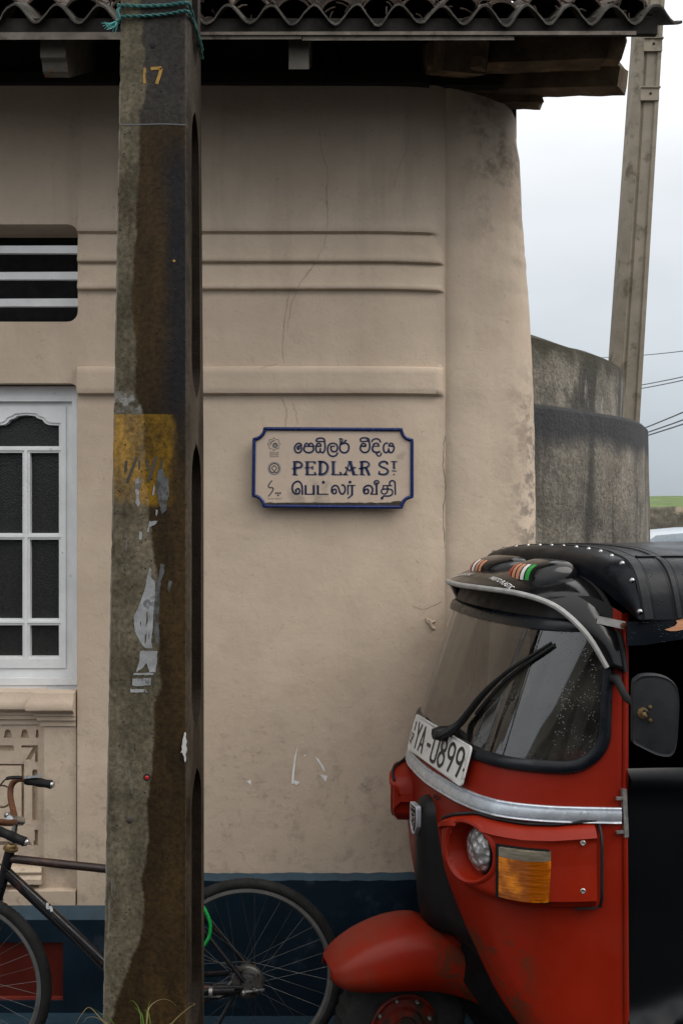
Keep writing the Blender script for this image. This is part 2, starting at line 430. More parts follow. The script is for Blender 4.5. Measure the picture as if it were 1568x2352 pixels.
df = b.n('ShaderNodeBsdfDiffuse'); df.inputs[0].default_value = (.30, .28, .24, 1)
lw = b.n('ShaderNodeFresnel'); lw.inputs['IOR'].default_value = 1.6
ms = b.n('ShaderNodeMixShader'); b.t.links.new(b.math('ADD', b.math('MULTIPLY', lw.outputs[0], 1.2), .06, clamp=True), ms.inputs[0])
b.t.links.new(tr.outputs[0], ms.inputs[1]); b.t.links.new(gl.outputs[0], ms.inputs[2])
m2 = b.n('ShaderNodeMixShader'); b.t.links.new(b.math('ADD', b.math('MULTIPLY', b.rng(b.noise(4, 4), .35, .7), .11), b.math('MULTIPLY', dr, .10)), m2.inputs[0])
b.t.links.new(ms.outputs[0], m2.inputs[1]); b.t.links.new(df.outputs[0], m2.inputs[2])
b.t.links.new(m2.outputs[0], b.out.inputs['Surface'])
M['glass'] = b.mat
# --- far things
b = NB('stained_old_concrete')
x, y, z = b.xyz()
g = b.noise(9, 8, .7)
c = b.mix(b.rng(b.noise(3.2, 6, .65), .35, .65), (.15, .132, .105), (.27, .24, .195))
c = b.mul(c, b.rng(b.noise(48, 6, .75), .3, .7, .45, 1.5, False))
stk = b.noise(4.5, 7, .65, st=(1, 1, .22))
c = b.mix(b.math('MULTIPLY', b.rng(stk, .46, .62), .85), c, (.035, .031, .026))
c = b.mix(b.math('MULTIPLY', b.rng(b.noise(2.4, 8, .72), .5, .62), .6), c, (.05, .046, .042))
wht = b.math('MULTIPLY', b.rng(b.noise(5.2, 7, .68, st=(1, 1, .4)), .58, .7), b.rng(z, 2.35, 2.5))
c = b.mix(b.math('MULTIPLY', wht, .7), c, (.36, .35, .32))
bandm = b.math('MULTIPLY', b.rng(b.math('ADD', z, b.math('MULTIPLY', b.noise(4, 4), .12)), 2.31, 2.42), b.rng(z, 2.49, 2.47))
c = b.mix(b.math('MULTIPLY', bandm, .93), c, (.024, .026, .030))
mossm = b.rng(b.math('ADD', z, b.math('MULTIPLY', b.noise(7, 5), .24)), 2.76, 2.90)
c = b.mix(b.math('MULTIPLY', mossm, .95), c, (.042, .037, .017))
n1 = b.bump(b.noise(60, 5, .7), .9, .016); n1 = b.bump(b.noise(9, 5), .4, .03, n1)
M['turret'] = b.done(b.mul(c, .8), .9, n1)
M['pole2'] = simple('pale_cast_concrete', (.25, .215, .165), .85, var=.2, vs=4, bump=.4, bs=50, dist=.006, c2=(.12, .10, .07), c2lo=.52, c2hi=.66, c2s=5)
M['wire'] = simple('grey_cable', (.13, .15, .17), .6, bump=0)
M['stone'] = simple('rampart_stone', (0.09, 0.0792, 0.0585), .9, var=.5, vs=3, bump=.8, bs=8, dist=.05, c2=(.28, .23, .16), c2s=1.6)
M['lawn'] = simple('rampart_turf', (0.07, 0.1085, 0.0245), .9, var=.35, vs=1.2, bump=.5, bs=12, dist=.05)
M['van'] = simple('silver_blue_car_paint', (.30, .34, .38), .28, .3, var=.08, bump=0, Coat_Weight=.6)
M['darkglass'] = simple('dark_car_glass', (.012, .014, .016), .06, bump=0)
M['asphalt'] = simple('wet_asphalt', (.045, .044, .042), .5, var=.35, vs=3, bump=.6, bs=70, dist=.008, c2=(.025, .025, .025), c2s=1.5)
M['facade'] = simple('opposite_facade_render', (.13, .115, .10), .9, var=.25, vs=1.5, bump=.3)
M['facade_dark'] = simple('opposite_shutter_timber', (.03, .024, .018), .7, var=.3)

# ---------------------------------------------------------------- ground
ROAD = .11
g = MB()
g.grid([[(-400, -300, ROAD), (400, -300, ROAD)], [(-400, 3.36, ROAD), (400, 3.36, ROAD)]])
g.grid([[(1.3, 3.36, ROAD), (400, 3.36, ROAD)], [(1.3, 600, ROAD), (400, 600, ROAD)]])
g.grid([[(-400, 9, ROAD), (1.3, 9, ROAD)], [(-400, 600, ROAD), (1.3, 600, ROAD)]])
tag(g.build('road', M['asphalt']), 'wet dark asphalt road', 'road', kind='structure')
g = MB()
g.grid([[(-400, 3.36, ROAD), (1.3, 3.36, ROAD)], [(-400, 3.40, -.05), (1.3, 3.40, -.05)], [(-400, 9, -.05), (1.3, 9, -.05)]])
g.grid([[(1.3, 3.36, ROAD), (1.3, 9, ROAD)], [(1.3, 3.40, -.05), (1.3, 9, -.05)]])
tag(g.build('gutter', M['asphalt']), 'sunken gutter along the foot of the house', 'gutter', kind='structure')

# ---------------------------------------------------------------- house
YW = 3.98
S = F / YW
def WX(u, Y=YW): return (u - U0) / F * Y
def WZ(v, Y=YW): return H + (V0 - v) / F * Y
house = thing('house', (0, YW, 0), 'beige plastered house with navy plinth, white window and corrugated eaves', 'house')
def rrect(u0, v0, u1, v1, r, n=5, corners=(1, 1, 1, 1)):
    pts = []
    for (cx, cy, a0, on, px, py) in ((u1 - r, v0 + r, -90, corners[0], u1, v0), (u1 - r, v1 - r, 0, corners[1], u1, v1), (u0 + r, v1 - r, 90, corners[2], u0, v1), (u0 + r, v0 + r, 180, corners[3], u0, v0)):
        if on:
            for k in range(n + 1):
                a = R(a0 + 90 * k / n); pts.append((cx + r * math.cos(a), cy + r * math.sin(a)))
        else: pts.append((px, py))
    return pts
def wfn(Y0=YW):
    return lambda u, v, d: V((WX(u), Y0 + d, WZ(v)))
UL = 784 - 9 * S                      # left end of the long street front
wall = MB()
wall.plate([(UL, 187), (179.5, 187), (179.5, 2083), (UL, 2083)],
           [rrect(-330, 515, 181 - 1.6, 739, 24), rrect(-320, 880, 178, 2082, 17, corners=(1, 0, 0, 1))], wfn(), 0, .22)
edge_tab = [(0, 1180), (245, 1183), (300, 1192), (450, 1197), (600, 1207), (700, 1215), (800, 1220), (950, 1226), (1100, 1228), (1250, 1230), (2000, 1238), (2400, 1240)]
prof = [(0, 0), (440, 0), (505, .007), (526, .018), (533, .0165), (537, 0), (545, .004), (585, .014), (598, .021), (602, .0185), (605, 0), (612, .004), (650, .014), (661, .021), (665, .0185), (668, 0), (700, -.002), (841, -.002), (845, .018), (852, .024), (895, .025), (904, .021), (909, .0), (2400, 0)]
planY = [(180, 0), (860, 0), (900, .003), (930, .007), (960, .014), (985, .022), (1005, .030), (1018, .036), (1022.5, .039), (1027, .034), (1034, .028), (1050, .024), (1080, .026), (1120, .038), (1150, .058)]
vtop = [(0, 187), (990, 187), (1050, 199), (1120, 214), (1160, 226), (1183, 246)]
us = [179.5, 180.5] + list(range(200, 900, 40)) + list(range(900, 1016, 8)) + [1018, 1020.5, 1022.5, 1024.5, 1027, 1032, 1040, 1052, 1066, 1080, 1095, 1110, 1125, 1140]
vs = sorted(set([526, 533, 585, 598, 602, 605, 650, 661, 665, 668, 841, 845, 852, 895, 904] + [187, 195, 210, 230, 260, 300, 340, 380, 420, 440, 470, 500, 515, 528, 534, 537, 545, 560, 575, 590, 600, 604, 612, 630, 655, 663, 667, 680, 700, 740, 790, 830, 843, 846, 860, 890, 905, 909, 920] + list(range(950, 2120, 35))))
def wall_pt(u, v):
    ve = v
    vt = lerp(vtop, u)
    if v < 500: ve = vt + (v - 187) * (500 - vt) / 313
    dY = lerp(planY, u)
    fade = 1 - sstep(u, 1006 if v > 560 else 985, 1021 if v > 560 else 1008)
    o = lerp(prof, v) * fade if u > 180 else 0
    nzv = noise.noise(V((u / 90, v / 110, 1.7))) * .005 + noise.noise(V((u / 30, v / 34, 5))) * .0015
    nzv *= .4 + .9 * sstep(u, 880, 1080)
    Y = YW + dY - o + (nzv if u > 182 else 0)
    return V((WX(u, YW + dY), Y, WZ(ve)))
rows = []
for v in vs:
    r = [wall_pt(u, v) for u in us]
    ue = lerp(edge_tab, v) + 2.2 * noise.noise(V((v / 22, 0, 3))) + 1.5 * noise.noise(V((v / 70, 4, 3)))
    a = r[-1]
    ex = WX(ue, 4.18); 
    zz = [WZ(vtop_v) for vtop_v in ()]
    def zed(u): 
        vt = lerp(vtop, u)
        return WZ(vt + (v - 187) * (500 - vt) / 313) if v < 500 else WZ(v)
    for t in (.35, .65, .85, .95):
        x_ = a.x + (ex - a.x) * t
        yy = a.y + (4.18 - a.y) * (1 - math.sqrt(1 - t * t)) * 1.02
        r.append(V((x_, yy + .004 * noise.noise(V((x_ * 9, v / 40, 2))), zed(1140 + (1183 - 1140) * t))))
    r.append(V((ex, 4.19, zed(1183))))
    for q, yy in ((.004, 4.26), (.012, 4.5), (.02, 8.0)):
        r.append(V((ex + q, yy, zed(1183))))
    rows.append(r)
wall.grid(rows)
# gable triangle and upper side wall under the roof
EY, EZ, SL = 3.45, H + (V0 - 30) / F * 3.45, math.tan(R(26))
xe = WX(1180, 4.18)
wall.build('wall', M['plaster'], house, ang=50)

# cracks in the plaster (thin open fissures)
ck = MB()
def crack(pts, w):
    pp = crom([V((u, v, 0)) for u, v in pts], 7)
    fine = []
    for i, p in enumerate(pp):
        q = p + V((noise.noise(V((p.x / 6, p.y / 6, 3))) * 4, 0, 0)); fine.append(q)
    L_, R_ = [], []
    for i, p in enumerate(fine):
        a = wall_pt(p.x, p.y); d = wall_pt(fine[min(len(fine) - 1, i + 1)].x, fine[min(len(fine) - 1, i + 1)].y) - wall_pt(fine[max(0, i - 1)].x, fine[max(0, i - 1)].y)
        sd = V((-d.z, 0, d.x)).normalized() * w * (.5 + .5 * noise.noise(V((i * .4, p.y, 2))))
        L_.append(a + V((0, -.0015, 0)) - sd); R_.append(a + V((0, -.0015, 0)) + sd)
    ck.grid([L_, R_])
crack([(733, 300), (738, 345), (752, 392), (749, 450), (752, 500), (745, 560), (720, 610), (697, 640)], .0011)
crack([(668, 655), (655, 720), (650, 780), (652, 835)], .0010)
crack([(697, 640), (672, 690), (660, 760)], .0009)
crack([(640, 835), (612, 842), (600, 850)], .0009)
crack([(648, 912), (657, 945), (655, 980)], .0011)
crack([(672, 925), (680, 950), (684, 975)], .0009)
crack([(945, 1392), (975, 1400), (1015, 1382)], .0011)
crack([(940, 300), (930, 350), (912, 390), (905, 430)], .0008)
crack([(1021, 1000), (1017, 1060), (1022, 1120), (1018, 1180), (1021, 1260)], .0016)
ck.build('wall_crack', simple('open_plaster_crack', (.13, .102, .082), .95, bump=0), house, smooth=False, split=True)
# white paint splashes on the lower wall
ws = MB()
for pts in ([(669, 1800), (671, 1775), (676, 1740), (683, 1714), (679, 1745), (676, 1775), (674, 1800)], [(724, 1738), (732, 1744), (741, 1757), (747, 1770), (743, 1772), (736, 1758), (729, 1748)], [(697, 1732), (703, 1735), (699, 1737)], [(734, 1778), (752, 1782), (748, 1796)], [(567, 1795), (576, 1790), (577, 1803)], [(668, 1790), (690, 1796), (680, 1803)]):
    ids = [ws.add(wall_pt(u, v) + V((0, -.002, 0))) for u, v in pts]
    ws.face(ids)
ws.build('paint_splash', simple('old_white_paint', (.80, .79, .77), .8, bump=0), house, smooth=False, split=True)
# lump of plaster near the corner
lp = MB()
lp.tube(crom([wall_pt(u, v) for u, v in ((978, 1420), (983, 1432), (998, 1428))], 5), .006, 8)
lp.tube(crom([wall_pt(u, v) for u, v in ((985, 1424), (990, 1440), (997, 1446))], 5), [.008] * 10 + [.007], 8)
lp.build('plaster_lump', M['plaster'], house)

# plinth
pl = MB()
DF = .03
zt1, zt2 = WZ(2083), WZ(2004)
# left: plate with the recess of the red panel
pl.plate([(UL, 2106), (300, 2106), (300, 2345), (UL, 2345)], [[(-330, 2157), (150, 2157), (150, 2291), (-330, 2291)]], wfn(YW - DF), 0, .03)
# right: follows the wall plan
def plan_row(z, off, u0=300):
    r = [V((WX(u0), YW - off, z))]
    for u in list(range(320, 890, 15)) + [900, 920, 940, 960, 980, 1000, 1016, 1022, 1030, 1050, 1080, 1110, 1140]:
        r.append(V((WX(u, YW + lerp(planY, u)), YW + lerp(planY, u) - off, z + (.004 * noise.noise(V((u / 23, z * 3, 1))) if z > .3 else 0))))
    r.append(V((WX(1200, 4.15), 4.13 - off, z))); r.append(V((WX(1238, 4.18) + off * .7, 4.19, z))); r.append(V((WX(1238, 4.18) + .02 + off, 8, z)))
    return r
pl.grid([plan_row(zt2 - .022, DF), plan_row(-.05, DF)])
pl.build('painted_plinth', M['navy'], house)
lipm = MB()
lipm.grid([[V((WX(UL), YW, zt1 + .006)), V((WX(300), YW, zt1 + .006))], [V((WX(UL), YW - DF, WZ(2106) - .001)), V((WX(300), YW - DF, WZ(2106) - .001))]])
lipm.grid([plan_row(zt2, -.002), plan_row(zt2 - .022, DF)])
lipm.grid([[p + V((0, 0, 0)) for p in plan_row(-.012, .028)], plan_row(-.014, .20), plan_row(-.06, .21)])
lipm.grid([[V((WX(UL), YW - .028, .0)), V((WX(300), YW - .028, .0))], [V((WX(UL), YW - .2, -.002)), V((WX(300), YW - .2, -.002))], [V((WX(UL), YW - .21, -.06)), V((WX(300), YW - .21, -.06))]])
lipm.build('plinth_ledge', M['navy_lip'], house)
rp_ = MB(); rp_.box((WX(-340), YW - .008, WZ(2297)), (WX(155), YW + .03, WZ(2150)))
rp_.build('red_panel', M['panel_red'], house)
rl = MB(); rl.box((WX(-330), YW - .020, WZ(2291)), (WX(149), YW - .009, WZ(2285)))
rl.build('red_panel_ledge', simple('red_panel_ledge_paint', (.17, .022, .012), .5), house)

# ventilator opening
vt_ = MB()
vt_.box((WX(-420), YW + .19, WZ(800)), (WX(250), YW + .4, WZ(450)))
vent = vt_.build('ventilator', M['void'], house)
for (va, vb, wa, wb) in ((566, 555, 584, 575), (628, 616, 645, 636), (690, 678, 708, 698)):
    q = MB()
    for (xa, xb) in ((-330, 181),):
        za0, za1 = WZ(va - 14 + 10), WZ(vb)
        q.hexa([V((WX(-330), YW + .05, WZ(wa - 11))), V((WX(179), YW + .05, WZ(wb - 1))), V((WX(179), YW + .072, WZ(wb - 1))), V((WX(-330), YW + .072, WZ(wa - 11))),
                V((WX(-330), YW + .05, WZ(va - 9))), V((WX(179), YW + .05, WZ(vb + 1))), V((WX(179), YW + .072, WZ(vb + 1))), V((WX(-330), YW + .072, WZ(va - 9)))])
    q.build('slat', M['white'], vent)
q = MB()
q.grid([[V((WX(u), YW + .004, WZ(741 - (u > 165) * (u - 165) * .6))) for u in (-330, 0, 100, 160, 170)], [V((WX(u), YW + .19, WZ(728))) for u in (-330, 0, 100, 160, 170)]])
q.build('ventilator_sill', M['white'], vent)

# window
win = MB()
win.plate([(-325, 883), (182, 883), (182, 1590), (-325, 1590)], [[(-300, 914), (161, 914), (161, 1566), (-300, 1566)]], wfn(YW + .055), 0, .07)
win.plate([(-310, 906), (170, 906), (170, 1578), (-310, 1578)], [[(-306, 918), (158, 918), (158, 1562), (-306, 1562)]], wfn(YW + .049), 0, .01)
window = win.build('window', M['white'], house)
scal = [(-27, 1022), (125, 1022), (125, 973), (100, 972), (92, 968), (86, 960), (74, 956), (68, 951), (48, 949), (28, 951), (22, 956), (10, 960), (4, 968), (-4, 972), (-27, 973)]
for sh, mir in ((0, 1), (-70, -1)):
    cs = MB()
    def mp_(pts): return [((p if mir == 1 else -75 * 2 - p + 10), q_) for p, q_ in pts]
    hs_ = [scal] + [[(a, t), (b_, t), (b_, w), (a, w)] for a, b_ in ((-27, 40), (57, 125)) for t, w in ((1037, 1225), (1240, 1425), (1440, 1513))]
    cs.plate(mp_([(-62, 918), (159, 918), (159, 1563), (-62, 1563)]), [mp_(h_) for h_ in hs_], wfn(YW + .068), 0, .045)
    # glazing bead: a second, slightly larger set of holes just proud
    hb = [[(a - 5, t - 5), (b_ + 5, t - 5), (b_ + 5, w + 5), (a - 5, w + 5)] for a, b_ in ((-27, 40), (57, 125)) for t, w in ((1037, 1225), (1240, 1425), (1440, 1513))]
    hb.append([(p + (-5 if p < 48 else 5), q_ + (5 if q_ > 1000 else -5)) for p, q_ in scal])
    cs.plate(mp_([(-45, 930), (142, 930), (142, 1540), (-45, 1540)]), [mp_(h_) for h_ in hb], wfn(YW + .063), 0, .004)
    c_ = cs.build('casement', M['white'], window)
    pn = MB()
    pn.plate(mp_([(-40, 935), (138, 935), (138, 1530), (-40, 1530)]), [], wfn(YW + .095), 0, .006)
    pn.build('pane', M['pane'], window)
# sill mouldings
sp_ = [(-.03, 1586), (.028, 1590), (.034, 1603), (.042, 1609), (.050, 1618), (.048, 1627), (.036, 1633), (.018, 1635), (.018, 1643), (.010, 1645), (.010, 1654), (-.002, 1656), (-.002, 1668), (-.06, 1668)]
si = MB()
def mould(tab, ua, ub, add, YB, slant=0):
    rows_ = []
    for k, u in enumerate((ua, ub)):
        rows_.append([V((WX(u + (slant * (1 - o / .05) if k == 0 else 0)), YB - o - add, WZ(v))) for o, v in tab])
    si.grid(rows_)
    for r_ in rows_: si.face([si.add(p) for p in r_])
mould(sp_, -330, 100, 0, YW + .03)
mould(sp_, 66, 174, .028, YW + .03, 26)
mould([(-.03, 1996), (.01, 1998), (.02, 2006), (.012, 2014), (.024, 2022), (.024, 2033), (-.03, 2035)], -330, 93, 0, YW + .03)
mould([(-.03, 2046), (.012, 2048), (.012, 2085), (-.03, 2086)], -330, 173, 0, YW + .015)
si.build('window_sill', M['plaster'], house, split=True)
pi = MB()
pi.box((WX(100), YW + .012, WZ(1990)), (WX(174), YW + .12, WZ(1666)))
pi.box((WX(84), YW + .035, WZ(2060)), (WX(177), YW + .12, WZ(1660)))
pi.box((WX(-330), YW + .062, WZ(2083)), (WX(100), YW + .12, WZ(1590)))
pi.build('pilaster', M['plaster'], house)
la = MB()
def arch(cx, vb, vt, w):
    return [(cx - w, vb)] + [(cx + w * .72 * math.cos(R(a)), vt + 8 - 8 * math.sin(R(a))) for a in range(180, -1, -30)] + [(cx + w, vb)]
hol = [arch(c_, 1700, 1680, 10) for c_ in (-27, 11, 50)] + [arch(79, 1700, 1680, 4)]
hol += [rrect(-60, 1717, 26, 1731, 6)]
hol += [[(42, 1717), (81, 1717), (81, 1757), (74, 1757), (74, 1733), (64, 1752), (52, 1751), (69, 1723), (42, 1723)]]
hol += [[(-60, 1760), (49, 1760), (49, 1888), (42, 1888), (42, 1765), (-60, 1765)]]
hol += [rrect(67, 1773, 80, 1894, 6), [(73, 1913), (81, 1913), (81, 1950), (70, 1950), (70, 1938), (73, 1938)], [(-60, 1940), (62, 1940), (68, 1950), (-60, 1950)]]
def ring(cx, cy, r0, r1, n=22):
    A = [(cx + r1 * math.cos(R(a)), cy + r1 * math.sin(R(a))) for a in range(-150, 151, 15)]
    B = [(cx + r0 * math.cos(R(a)), cy + r0 * math.sin(R(a))) for a in range(150, -151, -15)]
    return A + B
hol += [ring(-4, 1836, 23, 28)]
la.plate([(-200, 1662), (83.5, 1662), (83.5, 1998), (-200, 1998)], hol, wfn(YW + .040), 0, .030)
la.build('lattice_panel', M['plaster'], house)

# roof
rf = MB()
PER, AMP = .148, .033
PH = WX(1250 + 75 / 1.254, 3.45)
xs = []
x_ = -9.0
XR = WX(1566, 3.45)
while x_ < XR: xs.append(x_); x_ += PER / 12
xs.append(XR)
PHX = (1250 + 265 / 1.254) / 1.594
PHX = WX(PHX, 3.45)
def wave(x, a=AMP, ph=0): return a * (1 + .34 * noise.noise(V((x * 4.5, 1, 0)))) * math.cos(2 * math.pi * (x - PHX) / PER + ph)
TH = .009
def rz(y): return EZ + (y - EY) * SL
def lift(x): return .010 * noise.noise(V((math.floor((x - PHX + .3) / (PER * 3.5)) * 1.9, 7, 0)))
xend = [x for x in xs]
eave = lambda x: EY + .008 * noise.noise(V((x * 40, 0, 2))) + .006 * noise.noise(V((x * 110, 5, 2))) + .012 * noise.noise(V((math.floor((x - PHX) / 1.0) * 3.1, 2, 0))) 
top = [[V((x, y if y > EY else eave(x), rz(y) + wave(x) + lift(x) + .006 * noise.noise(V((x * 3, y, 0))))) for x in xs] for y in (EY, EY + .06, EY + .4, EY + 1.2, 8.2)]
bot = [[p + V((0, 0, -TH)) for p in r] for r in top]
rf.grid(top, 0); rf.grid(bot, 0)
rf.grid([top[0], bot[0]], 1)
rf.grid([[r[-1] for r in top], [r[-1] for r in bot]], 1)
roof = rf.build('roof', [M['sheet'], M['sheet_edge']], house, ang=60)
# half-round clay tiles laid over the sheets
tl = MB()
k = 0
xt = -9.0
while xt < XR - .05:
    h_ = .050 + random.uniform(-.018, .016); y0 = EY + .075 + random.uniform(-.05, .05); rr_ = .062 + random.uniform(-.004, .006)
    cx = PHX + PER * (round((xt - PHX) / PER) + .5) + random.uniform(-.012, .012)
    if cx < XR - .06:
        for part in range(2):
            ya, yb = y0 + part * .38, y0 + part * .38 + .42
            rows_ = []
            for y, dz in ((ya, 0.0), (yb, -.012)):
                rows_.append([V((cx + rr_ * math.cos(R(a)), y, rz(y) + h_ + dz + .02 * part - .035 + rr_ * .95 * math.sin(R(a)))) for a in range(0, 181, 18)])
            rows2 = [[p + V((0, 0, -.013)) for p in r] for r in rows_]
            tl.grid(rows_); tl.grid(rows2); tl.grid([rows_[0], rows2[0]])
    xt += PER
# broken bits and leaf litter in the valleys
for k in range(90):
    x_ = random.uniform(-1.3, XR - .1); y_ = EY + random.uniform(.02, .09)
    p = V((x_, y_, rz(y_) + wave(x_) + .006))
    d = V((random.uniform(-1, 1), random.uniform(-.3, .3), random.uniform(0, .8))).normalized() * random.uniform(.015, .05)
    tl.tube([p, p + d * .5 + V((0, 0, .004)), p + d], random.uniform(.0015, .004), 5)
tl.build('roof_tiles', M['tile'], roof, ang=50)
fa = MB()
fa.box((-9, 3.475, WZ(77, 3.475)), (WX(1509, 3.475), 3.50, WZ(42, 3.475)))
fa.build('fascia_board', M['timber_black'], roof)
lt = MB()
lt.hexa([P(-4000, 97, 3.47), P(692, 90, 3.47), P(692, 90, 3.5), P(-4000, 97, 3.5), P(-4000, 80, 3.47), P(692, 73, 3.47), P(692, 73, 3.5), P(-4000, 80, 3.5)])
lt.hexa([P(694, 93, 3.472), P(1180, 92, 3.472), P(1180, 92, 3.5), P(694, 93, 3.5), P(694, 77, 3.472), P(1180, 75, 3.472), P(1180, 75, 3.5), P(694, 77, 3.5)])
lt.hexa([P(455, 80, 3.464), P(1460, 80, 3.464), P(1460, 80, 3.469), P(455, 80, 3.469), P(455, 73, 3.464), P(1460, 71, 3.464), P(1460, 71, 3.469), P(455, 73, 3.469)])
lt.build('fascia_lath', M['lath'], roof)
# rafters: follow the slope down from the wall to the eave
def rafter(uc, half, Yf, vt, vb, vnotch, mat, carve=True):
    q = MB()
    xl, xr = WX(uc - half, Yf), WX(uc + half, Yf)
    zt, zb, zn = WZ(vt, Yf), WZ(vb, Yf), WZ(vnotch, Yf)
    if carve: sec = [(Yf, zt + .05), (Yf, zn), (Yf + .02, zn - .006), (Yf + .03, zb + .008), (Yf + .06, zb), (Yf + .85, zb + .41), (Yf + .85, zt + .05 + .41)]
    else: sec = [(Yf, zt + .05), (Yf, zb), (Yf + .85, zb + .41), (Yf + .85, zt + .05 + .41)]
    fr = [q.add((xl, a, c_)) for a, c_ in sec]; bk = [q.add((xr, a, c_)) for a, c_ in sec]
    q.face(fr); q.face(bk[::-1])
    for k in range(len(sec)): q.face((fr[k], fr[(k + 1) % len(sec)], bk[(k + 1) % len(sec)], bk[k]))
    return q.build('rafter', mat, roof)
rafter(122, 29, 3.52, 92, 161, 132, M['rafter'])
rafter(686, 23, 3.52, 90, 159, 159, M['rafter'], False)
for uc in (-440, -1000, -1560, -2120): rafter(uc, 27, 3.52, 92, 160, 132, M['rafter'])
q = MB(); q.beam(P(1070, 128, 3.72), P(985, 150, 4.2), .17, .115); q.beam(P(1085, 148, 3.74), P(1110, 146, 3.72), .05, .04)
q.build('rafter', M['timber'], roof)
bd = MB()
bd.box((-9, 4.0, WZ(190)), (WX(1150), 4.05, 4.1))
bd.box((-9, 3.95, WZ(197)), (WX(985), 4.03, WZ(172)))
bd.box((WX(980), 4.20, WZ(262)), (WX(1178, 4.2), 4.25, 4.1))
bd.grid([[V((-9, 3.56, rz(3.56) - .05)), V((1.0, 3.56, rz(3.56) - .05))], [V((-9, 8, rz(8) - .05)), V((.95, 8, rz(8) - .05))]])
bd.build('eaves_boarding', M['timber_black'], roof, smooth=False)
def rough_beam(a, b, w, h, n=14, seed=0, mats=None, name='beam'):
    a = V(a); b = V(b); d = (b - a).normalized(); sd = d.cross(V((0, 0, 1))).normalized(); up = sd.cross(d)
    q = MB(); rows_ = []
    sec = [(-.5, -.5), (0, -.52), (.5, -.5), (.52, 0), (.5, .5), (0, .5), (-.5, .5), (-.52, 0)]
    for i in range(n + 1):
        p = a + (b - a) * (i / n)
        rows_.append([p + (sd * x_ * w + up * z_ * h) * (1 + .08 * noise.noise(V((i * .7 + seed, x_ * 3, z_ * 3)))) + d * (.035 * noise.noise(V((seed, x_ * 5, z_ * 5))) if i == n else 0) for x_, z_ in sec])
    ids = q.grid(rows_, 0, cu=True); q.face(ids[0][::-1], 0); q.face(ids[-1], 1 if mats else 0)
    return q.build(name, mats or M['timber'], roof)
endm = simple('split_beam_end', (.28, .19, .115), .9, var=.5, vs=30, bump=.8, bs=60, dist=.01, c2=(.03, .02, .013), c2s=18)
rough_beam(P(985, 135, 3.9), P(1392, 119, 3.76), .10, .094, seed=1, mats=[M['timber'], endm])
rough_beam(P(1050, 128, 4.12), P(1427, 121, 3.99), .10, .094, seed=5)
rough_beam(P(1085, 196, 4.14), P(1430, 186, 3.86), .10, .074, seed=9, mats=[M['timber'], M['timber']])
rough_beam(P(1060, 222, 4.18), P(1240, 222, 4.08), .08, .075, seed=13)
q = MB(); q.box((WX(1175, 4.3), 4.3, WZ(250)), (WX(1180, 4.3) + .01, 8, 4.0)); q.build('gable_boarding', M['timber_black'], roof)

# ---------------------------------------------------------------- curved old concrete wall behind the house
cw = MB()
CC = V((-.6, 6.3, 0)); RL, RU = 2.43, 2.297
angs = [R(a) for a in range(-57, 96, 3)]
def cring(r, z, wob=.0):
    return [V((CC.x + (r + wob * noise.noise(V((a * 6, z * 3, 0)))) * math.cos(a), CC.y + (r + wob * noise.noise(V((a * 6, z * 3, 0)))) * math.sin(a), z + wob * noise.noise(V((a * 5, 7, z))))) for a in angs]
zl = 2.462; zu = 2.80
cw.grid([cring(RL, -.05), cring(RL + .005, 1.0, .012), cring(RL, 2.0, .012), cring(RL, zl - .02, .012), cring(RL - .02, zl, .012), cring(RU + .01, zl + .012, .01), cring(RU, zl + .05, .012), cring(RU, zu - .07, .016),
         cring(RU - .01, zu - .02, .02), cring(RU - .10, zu + .02, .03), cring(RU - .3, zu + .045, .02), cring(RU - .33, zu, .01), cring(RU - .33, -.05)])
o = cw.build('boundary_wall', M['turret'], ang=50)
tag(o, 'rounded two-tier concrete wall, black stained and mossy on top, behind the house corner', 'wall')

# ---------------------------------------------------------------- near utility pole
YP = 2.9
XRT = (427 - U0) / F * YP
XCH = (437 - U0) / F * (YP + .03)
pole = thing('utility_pole', ((340 - U0) / F * YP, YP + .15, ROAD), 'nearest concrete utility pole, half rain-soaked brown with a faded yellow band', 'utility pole', )
def PX(u): return (u - U0) / F * YP
def PZ(v): return H + (V0 - v) / F * YP
b = NB('rain_stained_pole_concrete')
x, y, z = b.xyz()
ox, oz = pole.location.x, pole.location.z
bnd = [(2352, 250), (2300, 265), (2240, 290), (2180, 312), (2130, 328), (2080, 331), (2020, 322), (2000, 330), (1930, 341), (1870, 337), (1800, 341), (1750, 352), (1640, 355), (1580, 365), (1500, 362), (1400, 361), (1250, 355), (1170, 340), (960, 330), (930, 321), (900, 312), (800, 310), (700, 304), (600, 307), (500, 312), (400, 318), (300, 322), (270, 322), (200, 336), (130, 332), (60, 325)]
z0, z1 = PZ(2352) - oz, PZ(60) - oz
rmp = b.n('ShaderNodeValToRGB'); rmp.color_ramp.interpolation = 'LINEAR'
el = rmp.color_ramp.elements
val = lambda u: (u - 230) / 220
for i, (v_, u_) in enumerate(bnd):
    pos = (PZ(v_) - oz - z0) / (z1 - z0)
    if i == 0: el[0].position = pos; q = el[0]
    elif i == len(bnd) - 1: q = el[-1]; q.position = pos
    else: q = el.new(pos)
    q.color = (val(u_),) * 3 + (1,)
b.t.links.new(b.math('DIVIDE', b.math('SUBTRACT', z, z0), z1 - z0, clamp=True), rmp.inputs[0])
upx = b.math('DIVIDE', b.math('SUBTRACT', b.math('ADD', b.math('MULTIPLY', x, F / YP), (ox * F / YP + U0)), 230), 220)     # 0..1 across the face, in the frame of the table above
upn = b.math('ADD', upx, b.math('MULTIPLY', b.math('SUBTRACT', b.noise(11, 7, .68), .5), .16))
wet = b.rng(b.math('SUBTRACT', upn, rmp.outputs[0]), -.018, .022)
